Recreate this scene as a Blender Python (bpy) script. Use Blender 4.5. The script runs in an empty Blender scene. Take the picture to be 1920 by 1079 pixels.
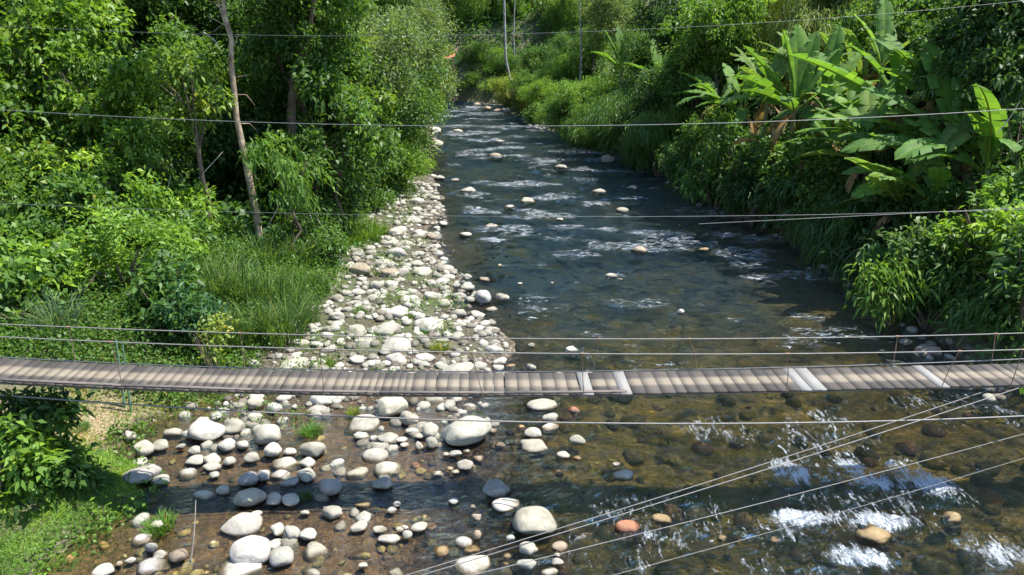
import bpy, math, random
import numpy as np
from mathutils import Vector
R = math.radians
rng = np.random.default_rng(7)
rnd = random.Random(11)
scn = bpy.context.scene
col = scn.collection

# ------------------------------------------------------------------ camera
H = 8.9
PITCH = R(20.0)
FPX = 1280.0
cam_d = bpy.data.cameras.new('camera')
cam_d.sensor_width = 36.0
cam_d.lens = 24.0
cam_d.clip_start = 0.1
cam_d.clip_end = 2000
cam = bpy.data.objects.new('camera', cam_d)
cam.location = (0, 0, H)
cam.rotation_euler = (math.pi / 2 - PITCH, 0, 0)
col.objects.link(cam)
scn.camera = cam
CP, SP = math.cos(PITCH), math.sin(PITCH)


def ray(px, py):
    x = (px - 960) / FPX
    y = -(py - 539.5) / FPX
    return np.array([x, CP + y * SP, -SP + y * CP])


def at_z(px, py, z=0.0):
    d = ray(px, py)
    return np.array([0, 0, H]) + d * ((z - H) / d[2])


def at_y(px, py, Y):
    d = ray(px, py)
    return np.array([0, 0, H]) + d * (Y / d[1])


def depth_of(p):
    return p[1] * CP + (H - p[2]) * SP


def to_px(p):
    d = depth_of(p)
    up = p[1] * SP + (p[2] - H) * CP
    return 960 + FPX * p[0] / d, 539.5 - FPX * up / d


# ------------------------------------------------------------------ noise
def _hash(i, j, s):
    n = (i * 374761393 + j * 668265263 + s * 362437) & 0x7FFFFFFF
    n = ((n ^ (n >> 13)) * 1274126177) & 0x7FFFFFFF
    return ((n ^ (n >> 16)) & 0xFFFF) / 65535.0


def vnoise(x, y, s=0):
    x = np.asarray(x, float); y = np.asarray(y, float)
    i = np.floor(x).astype(np.int64); j = np.floor(y).astype(np.int64)
    fx = x - i; fy = y - j
    fx = fx * fx * (3 - 2 * fx); fy = fy * fy * (3 - 2 * fy)
    a = _hash(i, j, s); b = _hash(i + 1, j, s); c = _hash(i, j + 1, s); d = _hash(i + 1, j + 1, s)
    return (a * (1 - fx) + b * fx) * (1 - fy) + (c * (1 - fx) + d * fx) * fy


def fbm(x, y, o=4, s=0):
    t = 0; a = .5; n = 0
    for k in range(o):
        t = t + a * vnoise(np.asarray(x) * 2 ** k, np.asarray(y) * 2 ** k, s + k * 17)
        n += a; a *= .5
    return t / n


def sstep(a, b, x):
    t = np.clip((np.asarray(x, float) - a) / (b - a), 0, 1)
    return t * t * (3 - 2 * t)


# ------------------------------------------------------------------ helpers
def mesh_np(name, v, f, mat=None, smooth=False, attrs=None):
    """v (n,3); f (m,k) array of equal sized faces, or list of such arrays"""
    me = bpy.data.meshes.new(name)
    fl = f if isinstance(f, list) else [f]
    fl = [np.asarray(a, np.int32) for a in fl if len(a)]
    v = np.asarray(v, np.float32)
    me.vertices.add(len(v)); me.vertices.foreach_set('co', v.ravel())
    loops = np.concatenate([a.ravel() for a in fl])
    tot = np.concatenate([np.full(len(a), a.shape[1], np.int32) for a in fl])
    st = np.concatenate([[0], np.cumsum(tot)[:-1]]).astype(np.int32)
    me.loops.add(len(loops)); me.loops.foreach_set('vertex_index', loops)
    me.polygons.add(len(tot)); me.polygons.foreach_set('loop_start', st); me.polygons.foreach_set('loop_total', tot)
    if smooth:
        me.polygons.foreach_set('use_smooth', np.ones(len(tot), bool))
    for an, (dom, val) in (attrs or {}).items():
        at = me.attributes.new(an, 'FLOAT', dom)
        at.data.foreach_set('value', np.asarray(val, np.float32).ravel())
    if mat:
        me.materials.append(mat)
    me.update(calc_edges=True)
    return me


def link(name, me, parent=None, loc=(0, 0, 0), rot=(0, 0, 0), scale=(1, 1, 1), color=None):
    o = bpy.data.objects.new(name, me)
    col.objects.link(o)
    o.location = loc; o.rotation_euler = rot
    o.scale = scale if hasattr(scale, '__len__') else (scale,) * 3
    if parent: o.parent = parent
    if color is not None: o.color = (*color, 1)
    return o


used_labels = {}


def tag(o, label=None, cat=None, group=None, kind=None):
    if label: o['label'] = label
    if cat: o['category'] = cat
    if group: o['group'] = group
    if kind: o['kind'] = kind
    return o


def empty(name, loc, rz=0):
    o = bpy.data.objects.new(name, None)
    col.objects.link(o); o.location = loc; o.rotation_euler = (0, 0, rz)
    o.empty_display_size = .2
    return o


ORD = ['', 'second', 'third', 'fourth', 'fifth', 'sixth', 'seventh', 'eighth', 'ninth', 'tenth', 'eleventh', 'twelfth',
       'thirteenth', 'fourteenth', 'fifteenth', 'sixteenth', 'seventeenth', 'eighteenth', 'nineteenth', 'twentieth']


def tube(pts, rad, sides=8, cap=True):
    pts = np.asarray(pts, float); n = len(pts)
    rad = np.broadcast_to(np.asarray(rad, float), (n,))
    tan = np.gradient(pts, axis=0); tan /= np.linalg.norm(tan, axis=1)[:, None] + 1e-9
    ref = np.array([0, 0, 1.0]) if abs(tan[0][2]) < .9 else np.array([0, 1.0, 0])
    u = np.cross(tan, ref); u /= np.linalg.norm(u, axis=1)[:, None] + 1e-9
    w = np.cross(tan, u)
    a = np.linspace(0, 2 * math.pi, sides, endpoint=False)
    v = pts[:, None, :] + rad[:, None, None] * (np.cos(a)[None, :, None] * u[:, None, :] + np.sin(a)[None, :, None] * w[:, None, :])
    v = v.reshape(-1, 3)
    i = np.arange(n - 1)[:, None] * sides; j = np.arange(sides)[None, :]; j2 = (j + 1) % sides
    f = np.stack([i + j, i + j2, i + sides + j2, i + sides + j], -1).reshape(-1, 4)
    return v, f


def join(parts):
    V = []; F = []; o = 0
    for v, f in parts:
        V.append(v); F.append(np.asarray(f) + o); o += len(v)
    return np.concatenate(V), np.concatenate(F)


def unit(a):
    return a / (np.linalg.norm(a, axis=-1, keepdims=True) + 1e-9)


# ------------------------------------------------------------------ materials
def new_mat(name):
    m = bpy.data.materials.new(name); m.use_nodes = True
    nt = m.node_tree; nt.nodes.clear()
    return m, nt


class NT:
    def __init__(s, nt): s.nt = nt
    def n(s, t, **kw):
        nd = s.nt.nodes.new(t)
        for k, v in kw.items():
            if k.startswith('i_'):
                nd.inputs[k[2:].replace('_', ' ')].default_value = v
            else: setattr(nd, k, v)
        return nd
    def l(s, a, b): s.nt.links.new(a, b)
    def math(s, op, a, b=None, c=None, clamp=False):
        nd = s.nt.nodes.new('ShaderNodeMath'); nd.operation = op; nd.use_clamp = clamp
        for i, x in enumerate((a, b, c)):
            if x is None: continue
            if isinstance(x, (int, float)): nd.inputs[i].default_value = x
            else: s.l(x, nd.inputs[i])
        return nd.outputs[0]
    def mix(s, fac, a, b, blend='MIX'):
        nd = s.nt.nodes.new('ShaderNodeMix'); nd.data_type = 'RGBA'; nd.blend_type = blend
        for sock, x in ((nd.inputs[0], fac), (nd.inputs[6], a), (nd.inputs[7], b)):
            if isinstance(x, (int, float)): sock.default_value = x
            elif isinstance(x, tuple): sock.default_value = (*x, 1)
            else: s.l(x, sock)
        return nd.outputs[2]
    def ramp(s, fac, stops, interp='LINEAR'):
        nd = s.nt.nodes.new('ShaderNodeValToRGB'); cr = nd.color_ramp; cr.interpolation = interp
        while len(cr.elements) < len(stops): cr.elements.new(.5)
        for e, (p, c) in zip(cr.elements, stops):
            e.position = p; e.color = (*c, 1) if len(c) == 3 else c
        s.l(fac, nd.inputs[0]); return nd.outputs[0]
    def noise(s, vec, scale, detail=4, rough=.55, dist=0):
        nd = s.n('ShaderNodeTexNoise'); nd.inputs['Scale'].default_value = scale
        nd.inputs['Detail'].default_value = detail; nd.inputs['Roughness'].default_value = rough; nd.inputs['Distortion'].default_value = dist
        if vec is not None: s.l(vec, nd.inputs['Vector'])
        return nd.outputs[0]
    def mapping(s, vec, scale=(1, 1, 1), rot=(0, 0, 0)):
        nd = s.n('ShaderNodeMapping'); nd.inputs['Scale'].default_value = scale; nd.inputs['Rotation'].default_value = rot
        s.l(vec, nd.inputs['Vector']); return nd.outputs[0]
    def vor(s, vec, scale, feature='F1', out=0, rand=1.0):
        nd = s.n('ShaderNodeTexVoronoi'); nd.feature = feature; nd.inputs['Scale'].default_value = scale
        nd.inputs['Randomness'].default_value = rand
        s.l(vec, nd.inputs['Vector']); return nd.outputs[out]
    def bump(s, h, strength=.5, dist=.05, normal=None):
        nd = s.n('ShaderNodeBump'); nd.inputs['Strength'].default_value = strength; nd.inputs['Distance'].default_value = dist
        s.l(h, nd.inputs['Height'])
        if normal is not None: s.l(normal, nd.inputs['Normal'])
        return nd.outputs[0]


def leaf_material(name, trans=.42, rough=.5, spec=.32):
    m, nt = new_mat(name); t = NT(nt)
    oi = t.n('ShaderNodeObjectInfo'); at = t.n('ShaderNodeAttribute', attribute_name='tone')
    tone = at.outputs['Fac']
    shade = t.ramp(tone, [(0, (.45, .50, .55)), (.45, (.95, 1.0, .9)), (.8, (1.5, 1.35, .9)), (.93, (2.0, 1.55, .9)), (.975, (2.4, 1.5, 1.0)), (1, (2.6, 1.2, 1.0))])
    c = t.mix(1.0, oi.outputs['Color'], shade, 'MULTIPLY')
    p = t.n('ShaderNodeBsdfPrincipled'); t.l(c, p.inputs['Base Color'])
    p.inputs['Roughness'].default_value = rough; p.inputs['Specular IOR Level'].default_value = spec
    tr = t.n('ShaderNodeBsdfTranslucent')
    ct = t.mix(1.0, c, (1.35, 1.35, .55), 'MULTIPLY'); t.l(ct, tr.inputs['Color'])
    mx = t.n('ShaderNodeMixShader'); mx.inputs[0].default_value = trans
    t.l(p.outputs[0], mx.inputs[1]); t.l(tr.outputs[0], mx.inputs[2])
    out = t.n('ShaderNodeOutputMaterial'); t.l(mx.outputs[0], out.inputs[0])
    return m


def rock_material():
    m, nt = new_mat('river_stone'); t = NT(nt)
    tc = t.n('ShaderNodeTexCoord'); oi = t.n('ShaderNodeObjectInfo'); geo = t.n('ShaderNodeNewGeometry')
    off = t.n('ShaderNodeVectorMath', operation='ADD'); t.l(geo.outputs['Position'], off.inputs[0])
    pos = off.outputs[0]
    n1 = t.noise(pos, 3.0, 5, .6); n2 = t.noise(pos, 45, 3, .6); n3 = t.noise(pos, 9, 6, .65)
    c = t.mix(t.math('MULTIPLY', n2, .6), oi.outputs['Color'], (.22, .21, .19))
    c = t.mix(1.0, c, t.ramp(n1, [(.32, (.66, .64, .58)), (.52, (1.0, .98, .93)), (.72, (1.22, 1.20, 1.15))]), 'MULTIPLY')
    blotch = t.ramp(n3, [(.56, (0, 0, 0)), (.70, (1, 1, 1))])
    c = t.mix(t.math('MULTIPLY', blotch, .55), c, (.25, .225, .15))
    cr = t.vor(pos, 2.6, 'DISTANCE_TO_EDGE', 0)
    crk = t.math('MULTIPLY', t.ramp(cr, [(.0, (1, 1, 1)), (.022, (0, 0, 0))]), t.ramp(n1, [(.5, (0, 0, 0)), (.62, (.7, .7, .7))]))
    c = t.mix(crk, c, (.14, .125, .10))
    # a wet band at the waterline
    sep = t.n('ShaderNodeSeparateXYZ'); t.l(geo.outputs['Position'], sep.inputs[0])
    zz = t.math('ADD', sep.outputs['Z'], t.math('MULTIPLY', t.math('SUBTRACT', n3, .5), .09))
    wet = t.ramp(t.math('MULTIPLY_ADD', zz, 5.0, .5), [(.58, (1, 1, 1)), (.82, (0, 0, 0))])
    c = t.mix(wet, c, t.mix(1.0, c, (.33, .27, .19), 'MULTIPLY'))
    p = t.n('ShaderNodeBsdfPrincipled'); t.l(c, p.inputs['Base Color'])
    rr = t.math('SUBTRACT', .82, t.math('MULTIPLY', wet, .45)); t.l(rr, p.inputs['Roughness'])
    p.inputs['Specular IOR Level'].default_value = .3
    b = t.bump(t.math('ADD', t.math('MULTIPLY', n2, .35), n3), .55, .05); t.l(b, p.inputs['Normal'])
    out = t.n('ShaderNodeOutputMaterial'); t.l(p.outputs[0], out.inputs[0])
    return m


def pebble_material(name, stops, rough=.8):
    m, nt = new_mat(name); t = NT(nt)
    at = t.n('ShaderNodeAttribute', attribute_name='tone'); geo = t.n('ShaderNodeNewGeometry')
    n2 = t.noise(geo.outputs['Position'], 22, 4, .6)
    c = t.ramp(at.outputs['Fac'], stops)
    c = t.mix(1.0, c, t.ramp(n2, [(.3, (.6, .58, .52)), (.7, (1.15, 1.15, 1.1))]), 'MULTIPLY')
    p = t.n('ShaderNodeBsdfPrincipled'); t.l(c, p.inputs['Base Color']); p.inputs['Roughness'].default_value = rough
    t.l(t.bump(n2, .5, .03), p.inputs['Normal'])
    out = t.n('ShaderNodeOutputMaterial'); t.l(p.outputs[0], out.inputs[0])
    return m


def simple_mat(name, colr, rough=.7, metal=0., scale=12, var=.35, bump=.3, stretch=(1, 1, 1)):
    m, nt = new_mat(name); t = NT(nt)
    tc = t.n('ShaderNodeTexCoord'); v = t.mapping(tc.outputs['Object'], stretch)
    n = t.noise(v, scale, 5, .6)
    lo = tuple(x * (1 - var) for x in colr); hi = tuple(min(1, x * (1 + var)) for x in colr)
    c = t.ramp(n, [(.3, lo), (.7, hi)])
    p = t.n('ShaderNodeBsdfPrincipled'); t.l(c, p.inputs['Base Color']); p.inputs['Roughness'].default_value = rough; p.inputs['Metallic'].default_value = metal
    t.l(t.bump(n, bump, .02), p.inputs['Normal'])
    out = t.n('ShaderNodeOutputMaterial'); t.l(p.outputs[0], out.inputs[0])
    return m


def bark_material(name, a, b):
    m, nt = new_mat(name); t = NT(nt)
    tc = t.n('ShaderNodeTexCoord')
    n = t.noise(t.mapping(tc.outputs['Object'], (1, 1, .35)), 9, 6, .65); n2 = t.noise(tc.outputs['Object'], 2.2, 4, .6)
    c = t.mix(t.ramp(n2, [(.42, (0, 0, 0)), (.6, (1, 1, 1))]), a, b)
    c = t.mix(1.0, c, t.ramp(n, [(.3, (.45, .43, .4)), (.6, (1.1, 1.1, 1.1))]), 'MULTIPLY')
    p = t.n('ShaderNodeBsdfPrincipled'); t.l(c, p.inputs['Base Color']); p.inputs['Roughness'].default_value = .9
    t.l(t.bump(n, .6, .04), p.inputs['Normal'])
    out = t.n('ShaderNodeOutputMaterial'); t.l(p.outputs[0], out.inputs[0])
    return m


def ground_material():
    m, nt = new_mat('river_bank_ground'); t = NT(nt)
    geo = t.n('ShaderNodeNewGeometry'); pos = geo.outputs['Position']
    sep = t.n('ShaderNodeSeparateXYZ'); t.l(pos, sep.inputs[0]); z = sep.outputs['Z']
    bedt = t.n('ShaderNodeAttribute', attribute_name='bed').outputs['Fac']       # 0 left pool, 1 main channel
    dry = t.n('ShaderNodeAttribute', attribute_name='dry').outputs['Fac']
    n1 = t.noise(pos, .8, 5, .6); n2 = t.noise(pos, 5, 6, .65); n3 = t.noise(pos, 28, 4, .6)
    # bed of rounded stones
    wv = t.n('ShaderNodeVectorMath', operation='ADD'); t.l(pos, wv.inputs[0])
    dn = t.n('ShaderNodeTexNoise'); dn.inputs['Scale'].default_value = 3; t.l(pos, dn.inputs['Vector'])
    sc = t.n('ShaderNodeVectorMath', operation='SCALE'); sc.inputs['Scale'].default_value = .25; t.l(dn.outputs['Color'], sc.inputs[0]); t.l(sc.outputs[0], wv.inputs[1])
    cell = t.vor(wv.outputs[0], 3.4, 'F1', 1); dist = t.vor(wv.outputs[0], 3.4, 'F1', 0)
    cell2 = t.vor(wv.outputs[0], 9.0, 'F1', 1); dist2 = t.vor(wv.outputs[0], 9.0, 'F1', 0)
    sepc = t.n('ShaderNodeSeparateColor'); t.l(cell, sepc.inputs[0])
    sepc2 = t.n('ShaderNodeSeparateColor'); t.l(cell2, sepc2.inputs[0])
    big = t.ramp(n2, [(.45, (0, 0, 0)), (.55, (1, 1, 1))])
    rv = t.mix(big, sepc.outputs[0], sepc2.outputs[0])
    olive = t.ramp(rv, [(0, (.05, .046, .028)), (.35, (.14, .12, .055)), (.6, (.25, .21, .08)), (.85, (.34, .26, .10)), (1, (.42, .38, .26))])
    brown = t.ramp(rv, [(0, (.035, .02, .010)), (.4, (.085, .052, .024)), (.75, (.15, .095, .045)), (1, (.24, .18, .11))])
    bed = t.mix(bedt, brown, olive)
    bed = t.mix(1.0, bed, t.ramp(n1, [(.35, (.62, .60, .55)), (.6, (1.15, 1.05, .85))]), 'MULTIPLY')
    edge = t.ramp(t.mix(big, dist, dist2), [(.25, (1, 1, 1)), (.62, (.35, .32, .28))])
    bed = t.mix(.55, bed, t.mix(1.0, bed, edge, 'MULTIPLY'))
    n5 = t.noise(pos, 1.3, 4, .6, .8)
    patch = t.ramp(n5, [(.33, (.07, .062, .036)), (.42, (.27, .225, .085)), (.52, (.46, .36, .11)), (.64, (.60, .40, .10))])
    bed = t.mix(t.math('MULTIPLY', bedt, .6), bed, patch)
    sky_tint = t.ramp(n5, [(.33, (.10, .16, .22)), (.46, (.30, .41, .50)), (.58, (.43, .49, .49)), (.66, (.50, .44, .24)), (.76, (.55, .40, .14))])  # blue of the reflected sky painted into the bed upstream
    bed = t.mix(t.math('MULTIPLY', t.n('ShaderNodeAttribute', attribute_name='sky_tint').outputs['Fac'], .8), bed, sky_tint)
    sand = t.ramp(n2, [(.3, (.050, .027, .012)), (.5, (.10, .056, .022)), (.66, (.17, .10, .045)), (.8, (.25, .17, .09))])
    bed = t.mix(t.math('MULTIPLY', t.math('SUBTRACT', 1.0, bedt), .55), bed, sand)
    gravel = t.mix(sepc2.outputs[0], (.075, .055, .036), (.21, .18, .135))
    gravel = t.mix(1.0, gravel, t.ramp(dist2, [(.2, (1, 1, 1)), (.6, (.3, .26, .2))]), 'MULTIPLY')
    soil = t.ramp(n2, [(.3, (.030, .020, .011)), (.5, (.055, .045, .022)), (.7, (.10, .075, .042))])
    drys = t.ramp(n3, [(.3, (.12, .085, .045)), (.5, (.25, .19, .11)), (.7, (.36, .30, .19))])
    soil = t.mix(t.ramp(n1, [(.35, (0, 0, 0)), (.6, (.75, .75, .75))]), soil, (.055, .085, .020))
    soil = t.mix(dry, soil, drys)
    zn = t.math('ADD', z, t.math('MULTIPLY', t.math('SUBTRACT', n2, .5), .10))
    c = t.mix(t.ramp(t.math('MULTIPLY_ADD', zn, 3, .5), [(.46, (0, 0, 0)), (.60, (1, 1, 1))]), bed, gravel)
    c = t.mix(t.ramp(t.math('MULTIPLY_ADD', zn, 1.5, .2), [(.36, (0, 0, 0)), (.48, (1, 1, 1))]), c, soil)
    p = t.n('ShaderNodeBsdfPrincipled'); t.l(c, p.inputs['Base Color']); p.inputs['Roughness'].default_value = .85
    hb = t.math('ADD', t.math('MULTIPLY', t.mix(big, dist, dist2), -1.0), t.math('MULTIPLY', n3, .3))
    t.l(t.bump(hb, .7, .08), p.inputs['Normal'])
    out = t.n('ShaderNodeOutputMaterial'); t.l(p.outputs[0], out.inputs[0])
    return m


def water_material():
    m, nt = new_mat('river_water'); t = NT(nt)
    geo = t.n('ShaderNodeNewGeometry'); pos = geo.outputs['Position']
    foam_glint = t.n('ShaderNodeAttribute', attribute_name='foam_glint').outputs['Fac']
    rip = t.n('ShaderNodeAttribute', attribute_name='ripple').outputs['Fac']
    a = t.noise(t.mapping(pos, (.9, 1.8, 1)), 1.6, 6, .62, .6)
    b = t.noise(t.mapping(pos, (1.0, 1.7, 1), (0, 0, .25)), 5.5, 4, .6, .4)
    b2 = t.noise(t.mapping(pos, (1.0, 1.5, 1), (0, 0, -.2)), 15, 3, .6, .3)
    h = t.math('ADD', t.math('ADD', a, t.math('MULTIPLY', b, .42)), t.math('MULTIPLY', b2, .13))
    h = t.math('MULTIPLY', h, t.math('ADD', rip, t.math('MULTIPLY', t.n('ShaderNodeAttribute', attribute_name='deep').outputs['Fac'], .55)))
    nrm = t.bump(h, 1.0, 1.0)
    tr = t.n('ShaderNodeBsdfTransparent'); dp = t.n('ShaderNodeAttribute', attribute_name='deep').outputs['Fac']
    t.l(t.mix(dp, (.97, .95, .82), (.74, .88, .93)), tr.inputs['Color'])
    gl = t.n('ShaderNodeBsdfGlossy'); gl.inputs['Roughness'].default_value = .06; gl.inputs['Color'].default_value = (.66, .86, 1, 1); t.l(nrm, gl.inputs['Normal'])
    fr = t.n('ShaderNodeFresnel'); fr.inputs['IOR'].default_value = 1.5; t.l(nrm, fr.inputs['Normal'])
    mx = t.n('ShaderNodeMixShader'); t.l(t.math('MULTIPLY_ADD', fr.outputs[0], 2.6, -.08, clamp=True), mx.inputs[0]); t.l(tr.outputs[0], mx.inputs[1]); t.l(gl.outputs[0], mx.inputs[2])
    # white water, and glitter flecks painted in its colour
    fa = t.noise(t.mapping(pos, (2.2, .75, 1), (0, 0, -.6)), 2.6, 8, .68, 1.6)
    fb = t.noise(t.mapping(pos, (.55, 1.7, 1), (0, 0, -.08)), 4.2, 8, .68, 1.0)
    spy = t.n('ShaderNodeSeparateXYZ'); t.l(pos, spy.inputs[0])
    fsel = t.math('MULTIPLY_ADD', spy.outputs['Y'], .2, -3.0, clamp=True)
    fmx = t.n('ShaderNodeMix'); t.l(fsel, fmx.inputs[0]); t.l(fa, fmx.inputs[2]); t.l(fb, fmx.inputs[3])
    f1 = fmx.outputs[0]
    f2 = t.noise(pos, 26, 3, .7)
    fm = t.math('ADD', f1, t.math('MULTIPLY', t.math('SUBTRACT', f2, .5), .26))
    thr = t.math('SUBTRACT', .84, t.math('MULTIPLY', foam_glint, .56))
    fk = t.math('MULTIPLY', t.math('SUBTRACT', fm, thr), 7.0, clamp=True)
    fk = t.math('MULTIPLY', fk, .9)
    df = t.n('ShaderNodeBsdfDiffuse'); df.inputs['Color'].default_value = (.80, .84, .86, 1); t.l(nrm, df.inputs['Normal'])
    m2 = t.n('ShaderNodeMixShader'); t.l(fk, m2.inputs[0]); t.l(mx.outputs[0], m2.inputs[1]); t.l(df.outputs[0], m2.inputs[2])
    out = t.n('ShaderNodeOutputMaterial'); t.l(m2.outputs[0], out.inputs[0])
    return m


def deck_material():
    m, nt = new_mat('weathered_plank'); t = NT(nt)
    tc = t.n('ShaderNodeTexCoord'); at = t.n('ShaderNodeAttribute', attribute_name='tone').outputs['Fac']
    ac = t.n('ShaderNodeAttribute', attribute_name='across').outputs['Fac']
    o = tc.outputs['Object']
    g = t.noise(t.mapping(o, (9, 1.1, 9)), 6, 6, .65); n = t.noise(t.mapping(o, (.5, 1, 1)), 2.5, 5, .6); n4 = t.noise(t.mapping(o, (.25, 3, 1)), 3.0, 4, .6)
    c = t.mix(g, (.026, .022, .018), (.098, .083, .068))
    c = t.mix(1.0, c, t.ramp(at, [(0, (.55, .54, .54)), (.5, (1.0, .99, .98)), (1, (1.45, 1.43, 1.38))]), 'MULTIPLY')
    # trodden pale strip down the middle
    d = t.math('ABSOLUTE', t.math('ADD', ac, t.math('MULTIPLY', t.math('SUBTRACT', n4, .5), .10)))
    w = t.ramp(d, [(.09, (1, 1, 1)), (.20, (0, 0, 0))])
    c = t.mix(t.math('MULTIPLY', w, .72), c, t.mix(n, (.14, .112, .076), (.285, .238, .168)))
    p = t.n('ShaderNodeBsdfPrincipled'); t.l(c, p.inputs['Base Color']); p.inputs['Roughness'].default_value = .85
    t.l(t.bump(g, .5, .01), p.inputs['Normal'])
    out = t.n('ShaderNodeOutputMaterial'); t.l(p.outputs[0], out.inputs[0])
    return m


M_LEAF = leaf_material('leaf')
M_BANANA = leaf_material('banana_leaf', .45, .6, .2)
M_GRASS = leaf_material('grass_blade', .40, .55, .3)
M_ROCK = rock_material()
M_GROUND = ground_material()
M_WATER = water_material()
M_DECK = deck_material()
M_PALEPLANK = simple_mat('pale_plank', (.20, .19, .172), .8, 0, 8, .18, .3, (8, 1, 8))
M_CABLE = simple_mat('steel_cable', (.18, .17, .155), .55, .25, 30, .2, .2)
M_THINWIRE = simple_mat('thin_wire', (.15, .15, .145), .5, .3, 30, .2, .2)
M_RUST = simple_mat('rusty_wire', (.22, .14, .09), .7, .3, 20, .4, .2)
M_TIMBER = simple_mat('old_timber', (.12, .10, .085), .9, 0, 6, .35, .4, (1, 6, 6))
M_BARKPALE = bark_material('pale_bark', (.40, .31, .21), (.22, .15, .10))
M_BARK = bark_material('brown_bark', (.15, .11, .075), (.085, .06, .04))
M_BARKGREY = bark_material('grey_bark', (.36, .34, .30), (.24, .22, .19))
M_STEM = bark_material('banana_stem', (.16, .19, .07), (.17, .11, .05))
M_DEADLEAF = leaf_material('dead_leaf', .3, .8, .1)
M_PEB = pebble_material('bar_pebbles', [(0, (.09, .075, .055)), (.35, (.19, .17, .135)), (.7, (.29, .275, .235)), (1, (.42, .40, .35))])
M_BEDSTONE = pebble_material('bed_stones', [(0, (.06, .052, .035)), (.3, (.16, .13, .055)), (.6, (.27, .21, .085)), (.85, (.36, .30, .18)), (1, (.34, .16, .07))])
M_WOODPALE = simple_mat('driftwood', (.42, .36, .28), .85, 0, 10, .3, .3)
M_RUSTROOF = simple_mat('rusty_sheet', (.30, .085, .05), .8, .1, 5, .4, .3)

# ------------------------------------------------------------------ river plan
XW = np.array([(0, -1.5), (9.6, -1.2), (12, -.9), (13.3, -.6), (16, -.6), (18.7, -.4), (20.4, -1.0), (25.6, -2.3), (34, -3.9), (44, -5.6), (53.8, -6.8), (75, -9.3), (100, -12.8), (112, -26), (140, -60), (300, -60)], float)
XR = np.array([(0, 14), (12, 13.4), (19.5, 12.8), (25.7, 13.3), (31, 13.6), (35, 12.7), (38, 10.9), (51, 10.9), (63, 7.0), (76, 2.6), (100, -1.4), (107, -7), (111, -16), (116, -40), (140, -60), (300, -60)], float)
XV = np.array([(0, -8.4), (9.8, -8.2), (11.9, -7.4), (12.7, -8.0), (13.3, -9.0), (14.5, -8.8), (16, -7.8), (19.5, -7.2), (23, -6.6), (33, -8.2), (42, -6.9), (47, -6.7), (54, -7.6), (75, -10), (100, -13.6), (112, -28), (140, -65), (300, -65)], float)


def terrain_z(X, Y):
    X = np.asarray(X, float); Y = np.asarray(Y, float)
    xw = np.interp(Y, XW[:, 0], XW[:, 1]); xr = np.interp(Y, XR[:, 0], XR[:, 1]); xv = np.interp(Y, XV[:, 0], XV[:, 1])
    wob = (fbm(X * .35, Y * .35, 3, 3) - .5)
    n = fbm(X * .9, Y * .9, 4, 5) - .5
    n2 = fbm(X * .25, Y * .25, 3, 9) - .5
    t = np.clip((X - xw) / np.maximum(xr - xw, 1), 0, 1)
    bedd = -(.10 + .42 * sstep(0, .45, t)) + n * .22 + n2 * .25
    bar = -.10 + .26 * sstep(14.0, 18.5, Y) - .06 * sstep(15, 18.5, Y) * 0
    bar = bar + n * .16 + n2 * .12
    left = sstep(-.8, .9, (X + wob * 2.6 + n * 1.2) - xw)
    z = bar * (1 - left) + bedd * left
    dl = np.maximum(xv + wob * 1.0 - X, 0)
    z = z + .95 * sstep(0, 4.5, dl) + .05 * dl + .55 * sstep(0, .7, dl) * .35
    dr = np.maximum(X - xr + wob * 1.0, 0)
    z = z + 3.3 * sstep(-.3, 3.8, dr) * (dr > 0) + .12 * dr
    far = np.maximum(Y - 108, 0)
    z = z + np.where(X > -60, 1.4 * sstep(0, 7, far) + .30 * far, 0)
    z = z + .25 * (fbm(X * .12, Y * .12, 3, 21) - .5) * sstep(0, 6, dl + dr)
    return z


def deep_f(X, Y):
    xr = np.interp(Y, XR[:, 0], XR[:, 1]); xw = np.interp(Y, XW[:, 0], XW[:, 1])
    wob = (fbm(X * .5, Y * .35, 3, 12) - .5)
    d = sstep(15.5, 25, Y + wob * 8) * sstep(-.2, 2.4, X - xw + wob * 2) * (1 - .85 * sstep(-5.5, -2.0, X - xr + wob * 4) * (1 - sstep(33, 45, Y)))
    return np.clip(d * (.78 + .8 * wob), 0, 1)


def tz(x, y):
    return float(terrain_z(np.array([x]), np.array([y]))[0])


def graded(a, b, base, rel, start):
    out = [a]
    while out[-1] < b:
        out.append(out[-1] + max(base, rel * abs(out[-1] - start)))
    return np.array(out)


def grid_mesh(xs, ys, zf):
    X, Y = np.meshgrid(xs, ys)
    Z = zf(X, Y)
    v = np.stack([X, Y, Z], -1).reshape(-1, 3)
    nx, ny = len(xs), len(ys)
    i = np.arange(ny - 1)[:, None] * nx + np.arange(nx - 1)[None, :]
    f = np.stack([i, i + 1, i + nx + 1, i + nx], -1).reshape(-1, 4)
    return v, f


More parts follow.
